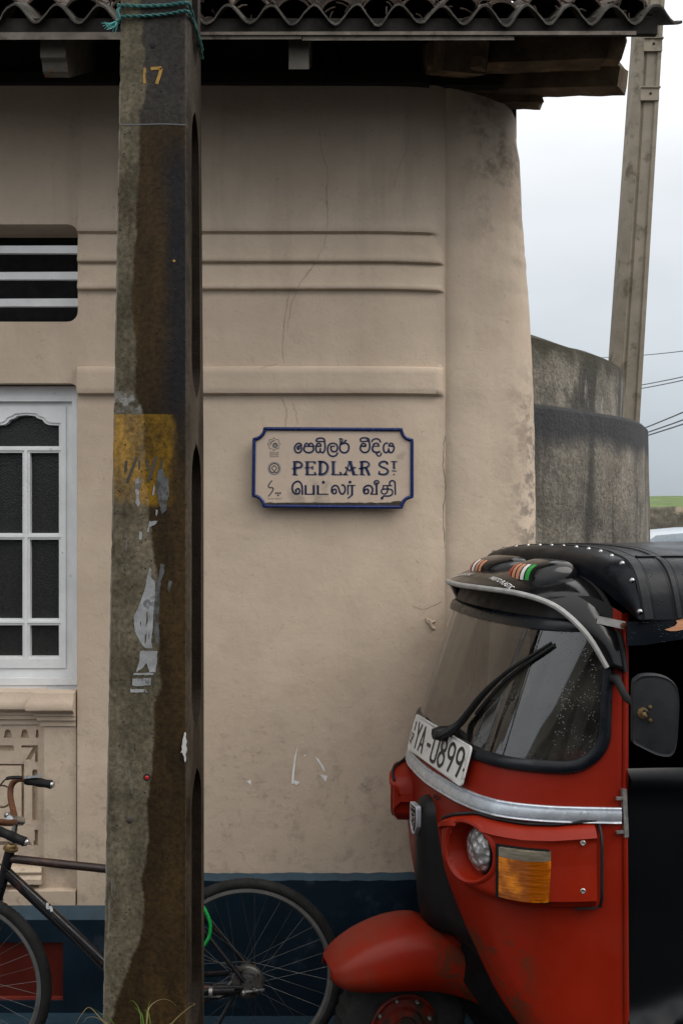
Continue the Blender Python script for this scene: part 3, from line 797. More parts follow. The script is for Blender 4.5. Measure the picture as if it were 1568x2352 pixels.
agg = b.math('MULTIPLY', b.rng(b.noise(75, 6, .75), .28, .72, .38, 1.62, False), b.rng(b.noise(8, 6, .7, st=(2, 2, .3)), .3, .7, .72, 1.25, False))
dryc = b.mix(b.rng(b.noise(6, 5, .6), .35, .65), (.066, .056, .037), (.122, .104, .072))
dryc = b.mul(dryc, agg)
dstn = b.math('MULTIPLY', b.rng(b.noise(5, 7, .72, st=(1.4, 1, .5)), .5, .66), .55)
dryc = b.mix(dstn, dryc, b.mul((.045, .033, .020), agg))
wetc = b.mix(b.rng(b.noise(4, 5, .6, st=(1.5, 1, .35)), .35, .65), (.021, .0125, .0046), (.041, .0235, .0072))
wetc = b.mul(wetc, agg)
blk = b.rng(b.noise(7, 7, .7, st=(1, 1, .4)), .52, .66)
wetc = b.mix(b.math('MULTIPLY', blk, .5), wetc, b.mul((.006, .005, .0035), agg))
topm = b.rng(z, PZ(292) - oz, PZ(284) - oz)
wetc = b.mix(topm, wetc, b.mul((.030, .026, .023), agg))
blu = b.math('MULTIPLY', b.rng(upn, .58, .80), b.math('MULTIPLY', b.rng(z, PZ(1120) - oz, PZ(880) - oz), b.rng(z, PZ(280) - oz, PZ(420) - oz)))
wetc = b.mix(b.math('MULTIPLY', blu, .85), wetc, b.mul((.007, .0085, .0125), agg))
c = b.mix(wet, dryc, wetc)
# yellow band
zb = b.math('ADD', z, b.math('MULTIPLY', b.math('SUBTRACT', b.noise(9, 5, .7), .5), .07))
yb = b.math('MULTIPLY', b.rng(zb, PZ(1172) - oz, PZ(1150) - oz), b.rng(z, PZ(950) - oz, PZ(953) - oz))
yb = b.math('MULTIPLY', yb, b.rng(upn, .82, .70))
yb = b.math('MULTIPLY', yb, b.rng(b.noise(11, 7, .72, st=(1, 1, .6)), .36, .60, .25, 1))
yc = b.mix(wet, b.mul((.25, .145, .035), agg), b.mul((.155, .085, .006), agg))
c = b.mix(yb, c, yc)
# lime streaks on the dry side, pale chamfer edge
lm = b.math('MULTIPLY', b.rng(b.noise(11, 6, .7, st=(2, 2, .25)), .60, .68), b.math('SUBTRACT', 1.0, wet))
lm2 = b.math('MULTIPLY', b.math('MULTIPLY', b.rng(z, PZ(960) - oz, PZ(925) - oz), b.rng(z, PZ(890) - oz, PZ(918) - oz)), b.math('SUBTRACT', 1.0, wet))
c = b.mix(b.math('MULTIPLY', lm, .5), c, (.24, .23, .21))
c = b.mix(b.math('MULTIPLY', b.math('MULTIPLY', lm2, b.rng(b.noise(20, 5, .7), .42, .55)), .8), c, (.27, .27, .26))
chm = b.math('MULTIPLY', b.rng(upx, .885, .90), b.rng(upx, .955, .945))
c = b.mix(b.math('MULTIPLY', chm, .55), c, b.mul((.085, .066, .045), agg))
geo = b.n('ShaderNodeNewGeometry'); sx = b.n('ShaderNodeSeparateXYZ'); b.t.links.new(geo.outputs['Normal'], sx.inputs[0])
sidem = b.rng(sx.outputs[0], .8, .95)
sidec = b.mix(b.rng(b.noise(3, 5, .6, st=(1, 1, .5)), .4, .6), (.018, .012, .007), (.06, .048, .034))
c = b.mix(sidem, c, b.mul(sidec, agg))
edgm = b.math('MULTIPLY', b.rng(sx.outputs[0], -.25, -.6), b.rng(b.noise(14, 6, .75, st=(1, 1, .5)), .44, .52))
c = b.mix(b.math('MULTIPLY', edgm, .75), c, (.22, .21, .185))
c = b.mix(b.math('MULTIPLY', b.rng(y, -.112, -.104), b.rng(sx.outputs[0], .8, .5)), c, b.mul((.013, .008, .0045), agg))  # slot interiors darkened in the colour to deepen their shade
pit = b.rng(b.vor(60), .17, .09)
pit = b.math('MULTIPLY', pit, b.rng(b.noise(23, 2), .46, .50))
c = b.mix(b.math('MULTIPLY', pit, .8), c, (.012, .010, .008))
n1 = b.bump(b.noise(90, 5, .7), .45, .004); n1 = b.bump(b.math('SUBTRACT', 1.0, pit), .7, .006, n1)
M['pole'] = b.done(c, b.rng(wet, 0, 1, .88, .66), n1, Specular_IOR_Level=.14)

ZB, ZT = -.1, 7.2
def taper_left(z): return lerp([(PZ(2352), PX(235)), (PZ(0), PX(277)), (7.2, PX(340))], z)
D1 = .315
def depth(z): return lerp([(ZB, .33), (PZ(1000), .315), (PZ(0), .245), (7.2, .17)], z)
pb = MB()
NZ = 420
zsl = [ZB + (ZT - ZB) * i / NZ for i in range(NZ + 1)]
hy0, hy1 = YP + .062, None
slots = [(PZ(900), PZ(215)), (PZ(1695), PZ(1008)), (PZ(2420), PZ(1795)), (PZ(110), PZ(-600)), (PZ(-700), PZ(-1180))]
def chip(z, k): return .004 * noise.noise(V((z * 14, k, 0))) + .004 * noise.noise(V((z * 45, k, 3)))
# side plate with through slots, front face, left side, back
outer = []
for z in zsl: outer.append((YP + .03, z))
for z in reversed(zsl): outer.append((YP + depth(z), z))
holes = []
for (za, zc) in slots:
    L = zc - za; hh = []
    n = 26
    for k in range(n): 
        t = k / (n - 1); z = za + L * t
        e_ = min(1, math.sqrt(max(0, min(t, 1 - t) * L / .085))) if min(t, 1 - t) * L < .085 else 1
        d = depth(z); mid = (.055 + d - .055) / 2 + 0; hw = (d - .12) / 2 * max(e_, .02)
        hh.append((YP + .06 + (d - .12) / 2 - hw + chip(z, 9) * 1.5, z))
    for k in range(n - 1, -1, -1):
        t = k / (n - 1); z = za + L * t
        e_ = min(1, math.sqrt(max(0, min(t, 1 - t) * L / .085))) if min(t, 1 - t) * L < .085 else 1
        d = depth(z); hw = (d - .12) / 2 * max(e_, .02)
        hh.append((YP + .06 + (d - .12) / 2 + hw + chip(z, 4) * 1.5, z))
    holes.append(hh)
def sidefn(yy, z, d): return V((XCH if d == 0 else taper_left(z) - .0 + .012, yy, z))
pb.plate(outer, holes, sidefn, 0, 1)
fr_rows = []
for z in zsl:
    xl = taper_left(z)
    fr_rows.append([V((xl + .012, YP + .03, z)), V((xl + max(0, chip(z, 1)), YP + .008 + chip(z, 2), z)), V((xl + .006, YP, z)), V(((xl + XRT) / 2, YP, z)), V((XRT - .003, YP, z)), V((XRT + chip(z, 6) * .6, YP + .002, z)), V((XCH, YP + .03, z))])
pb.grid(fr_rows)
pb.build('shaft', M['pole'], pole, ang=30)
def on_pole(u, v, out=.0012): return V((PX(u), YP - out, PZ(v)))
def stroke(mb, pts, w, fn, n=6, smooth=True, m=0, taper=None):
    pp = crom([V((a, c_, 0)) for a, c_ in pts], n) if (smooth and len(pts) > 2) else [V((a, c_, 0)) for a, c_ in pts]
    L = []; Rr = []
    for i, p in enumerate(pp):
        a = pp[max(0, i - 1)]; c_ = pp[min(len(pp) - 1, i + 1)]
        d = (c_ - a)
        if d.length < 1e-6: d = V((1, 0, 0))
        d.normalize(); nn = V((-d.y, d.x, 0)) * (w / 2 if taper is None else taper(i / max(1, len(pp) - 1)) / 2)
        L.append(fn(p.x + nn.x, p.y + nn.y)); Rr.append(fn(p.x - nn.x, p.y - nn.y))
    mb.grid([L, Rr], m)
M['yel'] = simple('flaking_yellow_paint', (.30, .17, .03), .8, var=.4, vs=40, bump=.3, c2=(.07, .055, .035), c2lo=.56, c2hi=.62, c2s=50)
q = MB()
stroke(q, [(334, 156), (332, 172), (333, 192)], 6, on_pole)
stroke(q, [(347, 158), (372, 156)], 7, on_pole); stroke(q, [(371, 157), (367, 172), (360, 193)], 7.5, on_pole)
q.build('painted_number', M['yel'], pole, smooth=False)
q = MB()
k_ = 3.359 * 1.594
cp = lambda cx, cy: (380 / 1.594 + cx / k_, 1400 / 1.594 + cy / k_)
for pts, w in (([(280, 965), (270, 1095)], 6), ([(410, 915), (290, 1230)], 6), ([(440, 960), (440, 1070)], 4), ([(520, 960), (555, 975), (530, 1010), (560, 1045), (520, 1080)], 4), ([(650, 915), (550, 1220)], 6), ([(712, 960), (700, 1080)], 5.5)):
    stroke(q, [cp(*p) for p in pts], w, on_pole)
q.build('painted_date', simple('faded_black_paint', (.035, .032, .028), .8, var=.4, bump=0), pole, smooth=False)
# torn paper left on the pole
tp = MB()
k5 = 2.614 * 1.594
c5 = lambda cx, cy: (380 / 1.594 + cx / k5, 1700 / 1.594 + cy / k5)
def ragged(pts, seed, amp=6):
    out = []
    for (a, c_), (d, e_) in zip(pts, pts[1:] + pts[:1]):
        n = max(2, int(math.hypot(d - a, e_ - c_) / 14))
        for k in range(n):
            t = k / n
            out.append((a + (d - a) * t + amp * noise.noise(V((a + t * 5.1, seed, t * 4))), c_ + (e_ - c_) * t + amp * noise.noise(V((seed * 2, c_ + t * 6.3, t * 4)))))
    return out
paper = [
    [(440, 985), (458, 1010), (456, 1085), (490, 1120), (495, 1240), (478, 1400), (470, 1580), (455, 1700), (470, 1760), (400, 1760), (350, 1700), (300, 1600), (290, 1450), (330, 1380), (370, 1260), (400, 1180), (420, 1060)],
    [(350, 1785), (515, 1785), (510, 1900), (495, 1990), (440, 1990), (410, 1900), (360, 1960), (310, 1990), (345, 1880)],
    [(290, 1998), (480, 1995), (478, 2015), (288, 2016)],
    [(278, 2050), (455, 2045), (450, 2110), (320, 2125), (275, 2115)],
    [(255, 2150), (390, 2150), (386, 2184), (256, 2182)],
    [(400, 2150), (425, 2184), (398, 2184)],
    [(305, 150), (330, 120), (345, 180), (375, 100), (368, 160), (340, 230), (338, 310), (350, 380), (330, 410), (306, 370), (312, 300), (303, 240)],
    [(480, 190), (492, 230), (485, 290), (465, 300)],
    [(345, 640), (370, 650), (362, 720), (340, 722)],
    [(440, 545), (520, 540), (500, 575), (440, 600), (435, 650), (415, 645)],
    [(500, 430), (520, 440), (510, 500), (498, 470)],
]
for i, pg in enumerate(paper):
    rg = ragged(pg, i * 1.7)
    hl = []
    if i == 0:
        hl = [[(412, 1420), (420, 1400), (425, 1500), (405, 1560)], [(395, 1640), (412, 1610), (408, 1700), (392, 1720)], [(430, 1640), (440, 1600), (438, 1690)], [(350, 1520), (358, 1500), (360, 1560)]]
    tp.plate([c5(*p) for p in rg], [[c5(*p) for p in h_] for h_ in hl], lambda u, v, d: on_pole(u, v, .0016 - d), 0, .001)
tp.build('torn_poster', simple('torn_printed_paper', (.24, .245, .25), .8, var=.3, vs=30, bump=.3, c2=(.10, .105, .11), c2lo=.52, c2hi=.60, c2s=22), pole, smooth=False, split=True)
td = MB()
for pg in ([(545, 950), (580, 960), (578, 1040), (550, 1110), (535, 1240), (540, 1340), (520, 1500), (535, 1640), (528, 1730), (500, 1700), (480, 1600), (482, 1420), (478, 1280), (510, 1150), (530, 1060)], [(625, 1110), (655, 1120), (640, 1200), (620, 1235), (610, 1190)], [(520, 60), (570, 40), (590, 140), (620, 110), (625, 280), (600, 440), (560, 480), (520, 330), (500, 180)]):
    td.plate([c5(*p) for p in ragged(pg, 31, 8)], [], lambda u, v, d: on_pole(u, v, .0014 - d), 0, .001)
td.build('torn_poster', simple('wet_torn_paper', (.072, .074, .074), .6, var=.4, vs=20, bump=.3, c2=(.03, .027, .02), c2lo=.5, c2hi=.6, c2s=16), pole, smooth=False, split=True)
tf = MB()
for pg in ([(425, 1681), (428, 1684), (427, 1692), (430, 1702), (428, 1712), (430, 1722), (427, 1732), (428, 1742), (426, 1750), (424, 1740), (422, 1734), (420, 1728), (416, 1727), (419, 1722), (418, 1714), (420, 1706), (421, 1696), (423, 1690)],):
    tf.plate(ragged(pg, 5, 1.5), [], lambda u, v, d: on_pole(u, v, .006 - d), 0, .003)
tf.build('paint_flake', simple('white_lime_flake', (.5, .5, .49), .9, bump=.4), pole)
# drilled holes, bolt
hb = MB()
for u, v, r_ in ((351, 104, .0088), (338, 1785, .0105)):
    hb.lathe(on_pole(u, v, 0), (0, -1, 0), [(r_, -.0005), (r_, .0012), (r_ * .8, .0016), (.0002, .0014)], 14)
hb.build('drilled_hole', M['void'], pole, split=True)
rr_ = MB(); rr_.ball(on_pole(338, 1786, .0015), (.006, .002, .006)); rr_.build('reflector', simple('red_reflector_chip', (.35, .01, .01), .2, bump=0), pole)
bt = MB(); bt.lathe(on_pole(298, 1882, 0), (0, -1, 0), [(.009, 0), (.009, .004), (.006, .006), (.0002, .0062)], 12); bt.build('bolt', simple('rusted_grey_bolt', (.035, .028, .022), .8), pole)
bt = MB(); bt.ball(on_pole(400, 600, .001), (.004, .002, .004)); bt.build('paint_dot', M['yel'], pole)
jn = MB(); stroke(jn, [(275, 287), (330, 286), (380, 285), (427, 287)], 2.5, on_pole); jn.build('casting_joint', simple('casting_joint_grey', (.10, .10, .105), .9, bump=0), pole)

# rope round the pole
rope = thing('rope', (PX(352), YP, PZ(30)), 'teal nylon rope wound twice round the pole top with a frayed end', 'rope')
q = MB()
def loop(zf_l, zf_r, zb, r=.0048):
    xl = taper_left(PZ(30)) - .005; xr = XCH + .004; yb = YP + depth(PZ(30)) + .006
    pts = [V((xl, YP + .02, zf_l)), V((xl + .01, YP - .006, zf_l)), V(((xl * 2 + xr) / 3, YP - .006, zf_l * .62 + zf_r * .38 - .004)), V(((xl + 2 * xr) / 3, YP - .006, zf_l * .35 + zf_r * .65 - .003)), V((xr - .012, YP - .006, zf_r)), V((xr, YP + .025, zf_r - .003)), V((xr + .001, yb - .02, zb)), V((xr - .02, yb, zb)), V((xl + .02, yb, zb)), V((xl, yb - .02, zb))]
    cur = crom(pts, 10, True)
    for ph in (0, math.pi):
        tw = []
        for i, p in enumerate(cur):
            a = cur[i - 1]; d = (cur[(i + 1) % len(cur)] - a).normalized(); e1 = d.cross(V((0, 0, 1))); e1 = e1.normalized() if e1.length > .01 else V((1, 0, 0)); e2 = d.cross(e1)
            tw.append(p + (e1 * math.cos(i * 1.1 + ph) + e2 * math.sin(i * 1.1 + ph)) * r * .5)
        q.tube(tw, r * .62, 6, closed=True)
loop(PZ(15), PZ(9), PZ(38)); loop(PZ(41), PZ(28), PZ(20)); loop(PZ(17), PZ(11), PZ(36), .004)
q.tube(crom([on_pole(277, 20, .004), on_pole(272, 30, .006), on_pole(276, 44, .005), on_pole(270, 52, .006)], 6), .0055, 8)
q.build('cord', M['rope'], rope)
q = MB()
for k in range(26):
    a0 = on_pole(272, 50, .006); L = random.uniform(.02, .05); an = R(random.uniform(200, 262))
    mid = a0 + V((math.cos(an) * L * .6, random.uniform(-.008, .008), math.sin(an) * L * .4 - .001)); en = a0 + V((math.cos(an) * L - .005, random.uniform(-.015, .015), math.sin(an) * L * .75))
    q.tube(crom([a0, mid, en], 4), .0009, 4)
q.build('frayed_end', M['rope_light'], rope)

# ---------------------------------------------------------------- street sign
YS = 3.946
SR = R(.85)
sc0 = P(764, 1074.5, YS)
def SG(fx, fy, out=0.0):      # full-resolution coordinates on the sign's own plane
    return V(((fx / 1.594 - U0) / F * YS, YS - out, H + (V0 - fy / 1.594) / F * YS))
sign = thing('street_sign', (sc0.x, YS + .012, sc0.z), 'beige street name sign with notched blue rim, PEDLAR ST in three scripts', 'street sign')
c4 = lambda cx, cy: (700 + cx / 1.568, 1400 + cy / 1.568)
def notch(inset):
    i = inset; pts = []
    C4 = [((412, 262), (352, 318), (352, 258), (90, 0)), ]
    tl_, tr_, br_, bl_ = (356, 261), (1271, 266), (1271, 722), (352, 716)
    out = []
    for (cx, cy), (a0, a1) in ((tl_, (88, 2)), (tr_, (178, 92)), (br_, (268, 182)), (bl_, (358, 272))):
        r_ = 54 + i * .9
        dx = i if cx < 800 else -i; dy = i if cy < 500 else -i
        for k in range(9):
            a = R(a0 + (a1 - a0) * k / 8)
            out.append((cx + dx * .35 + r_ * math.cos(a), cy + dy * .35 + r_ * math.sin(a)))
    return [c4(*p) for p in out]
pn = MB(); pn.plate(notch(6), [], lambda a, c_, d: SG(a, c_, -d), .0, .012)
pn.build('panel', M['sign_face'], sign, smooth=False)
fr = MB()
op = notch(9)
path = []
for a, c_ in zip(op, op[1:] + op[:1]):
    n = max(1, int(math.hypot(a[0] - c_[0], a[1] - c_[1]) / 8))
    for k in range(n): path.append(SG(a[0] + (c_[0] - a[0]) * k / n, a[1] + (c_[1] - a[1]) * k / n, .002))
fr.tube(path, .0072, 10, closed=True)
fr.build('rim', M['sign_blue'], sign)
gm = MB()
top_ = [c4(405 + k * 16, 690 + 5 * noise.noise(V((k * .5, 1, 0))) - (8 if k > 46 else 0)) for k in range(51)]
bot_ = [c4(405 + k * 16, 702) for k in range(51)]
gm.grid([[SG(*p, .0022) for p in top_], [SG(*p, .0035) for p in bot_]])
gm.build('grime', M['moss'], sign)
LET = MB(); SHD = MB()
def letters(org, strokes, shade=(5, 5)):
    for pts, w in strokes:
        fp = [(org[0] + a / 6.533, org[1] + c_ / 6.533) for a, c_ in pts]
        sm = len(fp) > 2
        stroke(SHD, [(a + shade[0] / 6.533, c_ + shade[1] / 6.533) for a, c_ in fp], w / 6.533 + shade[0] / 9, lambda a, c_: SG(a, c_, .0005), 5, sm)
        stroke(LET, fp, w / 6.533, lambda a, c_: SG(a, c_, .0011), 5, sm)
def disc(mb, org, k, cx, cy, r, out=.0011, n=16):
    ids = [mb.add(SG(org[0] + (cx + r * math.cos(2 * math.pi * j / n)) / k, org[1] + (cy + r * math.sin(2 * math.pi * j / n)) / k, out)) for j in range(n)]
    mb.face(ids)
A_ = (1060, 1580); B_ = (1260, 1580); C_ = (1050, 1740); D_ = (1240, 1740); E_ = (1050, 1670); G_ = (1240, 1670)
letters(A_, [
    ([(292, 335), (262, 290), (215, 278), (160, 305), (122, 370), (122, 430), (150, 485), (205, 505), (258, 485), (285, 430), (280, 370), (250, 338), (215, 345), (182, 375), (190, 412), (215, 420), (232, 395), (222, 372)], 36),
    ([(362, 350), (368, 305), (400, 280), (438, 295), (455, 335)], 34), ([(455, 335), (482, 290), (520, 280), (555, 305), (572, 360)], 34), ([(362, 350), (565, 350)], 32),
    ([(352, 350), (340, 420), (372, 478), (455, 505), (540, 478), (570, 420), (566, 350)], 38),
    ([(640, 235), (642, 192), (690, 160), (780, 158), (828, 185), (838, 235)], 36), ([(632, 236), (848, 236)], 28),
    ([(832, 240), (848, 330), (842, 420), (808, 495), (762, 495), (732, 460), (735, 395)], 36), ([(732, 460), (700, 498), (652, 485), (628, 430), (632, 365), (660, 345), (752, 350)], 36),
    ([(640, 345), (652, 300), (700, 280), (742, 305), (744, 355)], 34), ([(604, 346), (650, 346)], 28),
    ([(1148, 500), (1110, 565), (1030, 592), (952, 558), (912, 480), (908, 400), (932, 325), (1000, 282), (1070, 282), (1128, 322), (1142, 400), (1118, 458), (1070, 480), (1012, 465), (988, 420), (988, 352)], 36), ([(970, 350), (1082, 350)], 26),
    ([(1215, 300), (1196, 380), (1214, 458), (1270, 500), (1340, 500), (1396, 458), (1415, 380), (1398, 312), (1350, 280), (1290, 278), (1222, 305)], 38), ([(1212, 310), (1214, 172)], 32), ([(1180, 172), (1240, 172), (1266, 192), (1258, 228), (1225, 262)], 26), ([(1222, 298), (1290, 262), (1356, 205)], 30), ([(1310, 205), (1365, 205)], 20)])
letters(B_, [
    ([(392, 228), (382, 192), (420, 155), (520, 150), (582, 178), (590, 225)], 36), ([(388, 236), (585, 228)], 26), ([(535, 180), (560, 225)], 22),
    ([(584, 222), (606, 310), (600, 400), (560, 476), (490, 500), (422, 476), (384, 420), (388, 358), (420, 345), (518, 348)], 38), ([(400, 345), (412, 300), (460, 280), (504, 305), (514, 350)], 34),
    ([(652, 250), (672, 205), (740, 172), (810, 180), (850, 215), (866, 260)], 34), ([(690, 340), (702, 300), (760, 278), (808, 295), (824, 345)], 36), ([(685, 346), (832, 346)], 24),
    ([(682, 350), (668, 420), (702, 476), (760, 498), (820, 488), (852, 465)], 42), ([(768, 500), (774, 548), (815, 584), (860, 570), (886, 505)], 32),
    ([(1042, 275), (985, 280), (944, 325), (934, 400), (952, 478), (1000, 500), (1044, 476), (1060, 400)], 36), ([(1060, 440), (1078, 490), (1102, 502), (1150, 486), (1182, 420), (1172, 352), (1050, 342)], 36), ([(1065, 335), (1078, 295), (1120, 278), (1156, 295), (1164, 335)], 34)])
letters(C_, [
    ([(370, 462), (366, 300), (342, 205), (290, 150), (240, 146), (172, 185), (132, 260), (132, 340), (162, 415), (222, 445), (288, 428), (308, 372), (288, 325), (250, 322), (214, 360), (222, 408)], 38),
    ([(447, 235), (447, 455)], 46), ([(430, 450), (662, 450)], 24), ([(640, 235), (640, 460)], 48), ([(740, 235), (740, 460)], 48), ([(720, 450), (990, 450)], 22),
    ([(1130, 445), (1084, 410), (1068, 340), (1092, 272), (1150, 244), (1210, 262), (1244, 330), (1262, 400), (1310, 446), (1358, 430), (1390, 360), (1386, 285), (1350, 236), (1300, 232)], 36), ([(1130, 445), (1176, 412), (1172, 352), (1140, 330), (1104, 350), (1090, 390)], 34)])
letters(D_, [
    ([(215, 235), (215, 462)], 30), ([(200, 241), (396, 241)], 22), ([(315, 240), (315, 475)], 46), ([(325, 462), (212, 552)], 28),
    ([(652, 443), (604, 418), (590, 350), (614, 284), (680, 246), (758, 255), (804, 320), (796, 400), (762, 446)], 38), ([(652, 443), (698, 418), (702, 352), (670, 328), (624, 350), (612, 386)], 36), ([(752, 450), (930, 450)], 22), ([(900, 460), (900, 215)], 44),
    ([(880, 228), (845, 190), (856, 145), (898, 126), (942, 140), (952, 175), (926, 198), (898, 188), (894, 166)], 32),
    ([(1045, 246), (1268, 246)], 24), ([(1060, 246), (1060, 330)], 28), ([(1160, 246), (1164, 350), (1140, 418), (1080, 446), (1024, 418), (1014, 372), (1050, 332), (1200, 328), (1268, 352), (1282, 420), (1250, 474), (1180, 495), (1070, 496), (1028, 545)], 30),
    ([(1216, 240), (1212, 172), (1252, 130), (1300, 130), (1336, 172), (1344, 300), (1348, 464)], 32)])
for org, cx, cy, r_ in ((C_, 872, 168, 36), (D_, 268, 162, 34), (D_, 1032, 548, 34)): disc(LET, org, 6.533, cx, cy, r_)
SH = (20, 16)
letters(E_, [
    ([(182, 125), (182, 440)], 54), ([(132, 127), (250, 127)], 14), ([(205, 132), (300, 138), (350, 200), (325, 258), (210, 280)], 34), ([(108, 296), (215, 284)], 12), ([(130, 438), (250, 438)], 14),
    ([(480, 125), (480, 438)], 50), ([(425, 128), (682, 128)], 14), ([(668, 130), (645, 178)], 28), ([(412, 284), (470, 268), (600, 270)], 13), ([(605, 228), (605, 310)], 20), ([(430, 436), (700, 436)], 16), ([(655, 378), (682, 432)], 30),
    ([(790, 125), (790, 436)], 54), ([(746, 128), (880, 136), (952, 200), (968, 280), (936, 375), (860, 428), (748, 436)], 40),
    ([(1102, 125), (1102, 438)], 50), ([(1052, 436), (1308, 436)], 16), ([(1265, 376), (1295, 432)], 32), ([(1050, 124), (1160, 124)], 12)], SH)
letters(G_, [
    ([(250, 130), (172, 370), (120, 438)], 20), ([(262, 125), (356, 440)], 60), ([(88, 438), (215, 438)], 14), ([(320, 438), (452, 438)], 14), ([(150, 258), (255, 350)], 28), ([(255, 350), (310, 290), (400, 262)], 22), ([(208, 122), (312, 122)], 14), ([(120, 438), (175, 400)], 26),
    ([(545, 130), (545, 438)], 54), ([(495, 142), (590, 124), (676, 138), (715, 190), (684, 248), (590, 278), (478, 298)], 32), ([(640, 272), (690, 380), (722, 455)], 54), ([(490, 438), (612, 438)], 14),
    ([(1152, 190), (1130, 140), (1060, 124), (984, 152), (964, 208), (1010, 250), (1100, 282), (1162, 332), (1156, 398), (1090, 432), (1000, 428), (950, 408)], 36), ([(965, 348), (948, 432)], 22), ([(1148, 130), (1140, 185)], 20),
    ([(1236, 124), (1386, 124)], 14), ([(1310, 125), (1310, 288)], 34), ([(1284, 287), (1338, 287)], 12), ([(1255, 346), (1366, 350)], 14)], (16, 14))
disc(LET, G_, 6.533, 1315, 440, 20)
LET.build('lettering', M['sign_ink'], sign, smooth=False)
SHD.build('letter_shadow', M['sign_shade'], sign, smooth=False)
H_ = (960, 1590)
def emb(pts, w, mb, closed=False, smooth=False, out=.0011):
    fp = [(H_[0] + a / 9.41, H_[1] + c_ / 9.41) for a, c_ in pts]
    if closed: fp = fp + [fp[0]]
    if smooth: stroke(mb, fp, w / 9.41, lambda a, c_: SG(a, c_, out), 6)
    else:
        for p, q_ in zip(fp, fp[1:]): stroke(mb, [p, q_], w / 9.41, lambda a, c_: SG(a, c_, out), 2, False)
def smalltext(body, cx, cy, size, mat, parent, name, width=None):
    cu = bpy.data.curves.new(name, 'FONT'); cu.body = body; cu.size = size; cu.align_x = 'CENTER'; cu.align_y = 'CENTER'
    ob = bpy.data.objects.new(name, cu)
    me = bpy.data.meshes.new_from_object(ob); bpy.data.objects.remove(ob)
    xsn = [v.co.x for v in me.vertices]
    k = (width / (max(xsn) - min(xsn))) if width else 1
    return me, k
def sign_text(body, cx, cy, hgt, wid, mb):
    me, k = smalltext(body, 0, 0, hgt, None, None, 'caption', wid)
    base = len(mb.v)
    for v in me.vertices: mb.add(SG(H_[0] + (cx + v.co.x * k) / 9.41, H_[1] + (cy - v.co.y) / 9.41, .0012))
    for p in me.polygons: mb.face([base + i for i in p.vertices])
    bpy.data.meshes.remove(me)
q = MB(); star = [(405, 115), (465, 182), (560, 182), (565, 270), (628, 338), (565, 405), (565, 498), (465, 498), (407, 562), (345, 498), (250, 498), (245, 405), (185, 338), (245, 270), (250, 182), (345, 182)]
emb(star, 12, q, True)
disc(q, H_, 9.41, 446, 380, 88)
emb([(430, 220), (350, 240), (295, 300), (285, 370)], 26, q, smooth=True, out=.0009)
sign_text('GALLE', 410, 625, 60, 300, q); sign_text('HERITAGE', 410, 692, 60, 300, q); sign_text('FOUNDATION', 410, 760, 62, 300, q)
q.build('emblem', M['sign_dark'], sign, smooth=False)
q = MB(); disc(q, H_, 9.41, 415, 1178, 226, .0006, 28); disc(q, H_, 9.41, 446, 392, 62, .0013)
q.build('emblem_ground', M['sign_pale'], sign, smooth=False, split=True)
q = MB(); disc(q, H_, 9.41, 415, 1178, 185, .0008, 28); q.build('emblem_disc', M['sign_face'], sign, smooth=False)
q = MB()
emb([(385, 1335), (310, 1300), (262, 1220), (265, 1130), (320, 1045), (415, 1010), (510, 1045), (568, 1130), (570, 1220), (520, 1300), (445, 1335)], 30, q, smooth=True)
emb([(395, 1330), (395, 1250), (318, 1172), (415, 1072), (512, 1172), (437, 1250), (437, 1330)], 28, q)
q.build('emblem', M['sign_dark'], sign, smooth=False)
q = MB()
emb([(340, 1590), (250, 1700), (210, 1785), (250, 1835), (350, 1838), (382, 1880), (350, 1960), (215, 2140)], 32, q, smooth=True)
for cx, cy in ((473, 2025), (547, 2025), (620, 2025), (547, 2102)): disc(q, H_, 9.41, cx, cy, 30)
sign_text('Sri Lanka Telecom', 420, 2215, 62, 455, q)
q.build('emblem', M['sign_dark'], sign, smooth=False)
#PART2
# ---------------------------------------------------------------- far utility pole, cables
q = MB()
YF = 8.6
def farp(du, v, dy):      # du across the leaning pole at height v
    ul = lerp([(-60, 1470), (90, 1462), (850, 1408), (1250, 1381)], v); ur = lerp([(-60, 1531), (60, 1523), (960, 1470), (1250, 1453)], v)
    p = P(ul + (ur - ul) * du, v, YF); p.y += dy; return p
rows_ = []
for v in range(-30, 1330, 40):
    j = .004 * noise.noise(V((v / 25, 2, 2)))
    rows_.append([farp(0, v, .06) + V((j * 1.5, 0, 0)), farp(.02, v, .02) + V((j, 0, 0)), farp(.30, v, 0), farp(.36, v, .03), farp(.40, v, .03), farp(.46, v, .015), farp(.80, v, .015), farp(.84, v, 0), farp(.98, v, .0), farp(1, v, .03), farp(1, v, .2), farp(.0, v, .2)])
ids = q.grid(rows_, 0, cu=True); q.face(ids[0]); q.face(ids[-1])
fp = thing('utility_pole', (farp(.5, 1300, 0).x, YF, -.05), 'pale leaning concrete utility pole in the distance behind the mossy wall', 'utility pole')
q.build('shaft', M['pole2'], fp, ang=25)
q = MB()
for v in (105, 218):
    c_ = farp(.64, v, .0)
    q.box((c_.x - .085, YF - .012, c_.z - .05), (c_.x + .075, YF + .02, c_.z + .055))
    q.box((c_.x - .08, YF - .022, c_.z + .056), (c_.x + .085, YF + .02, c_.z + .068))
q.build('boss', M['pole2'], fp, split=True)
q = MB()
for v in (102, 216): q.lathe(farp(.64, v, -.0125), (0, -1, 0), [(.012, 0), (.0118, .002), (.0002, .003)], 10)
q.build('bolt_hole', M['void'], fp, split=True)
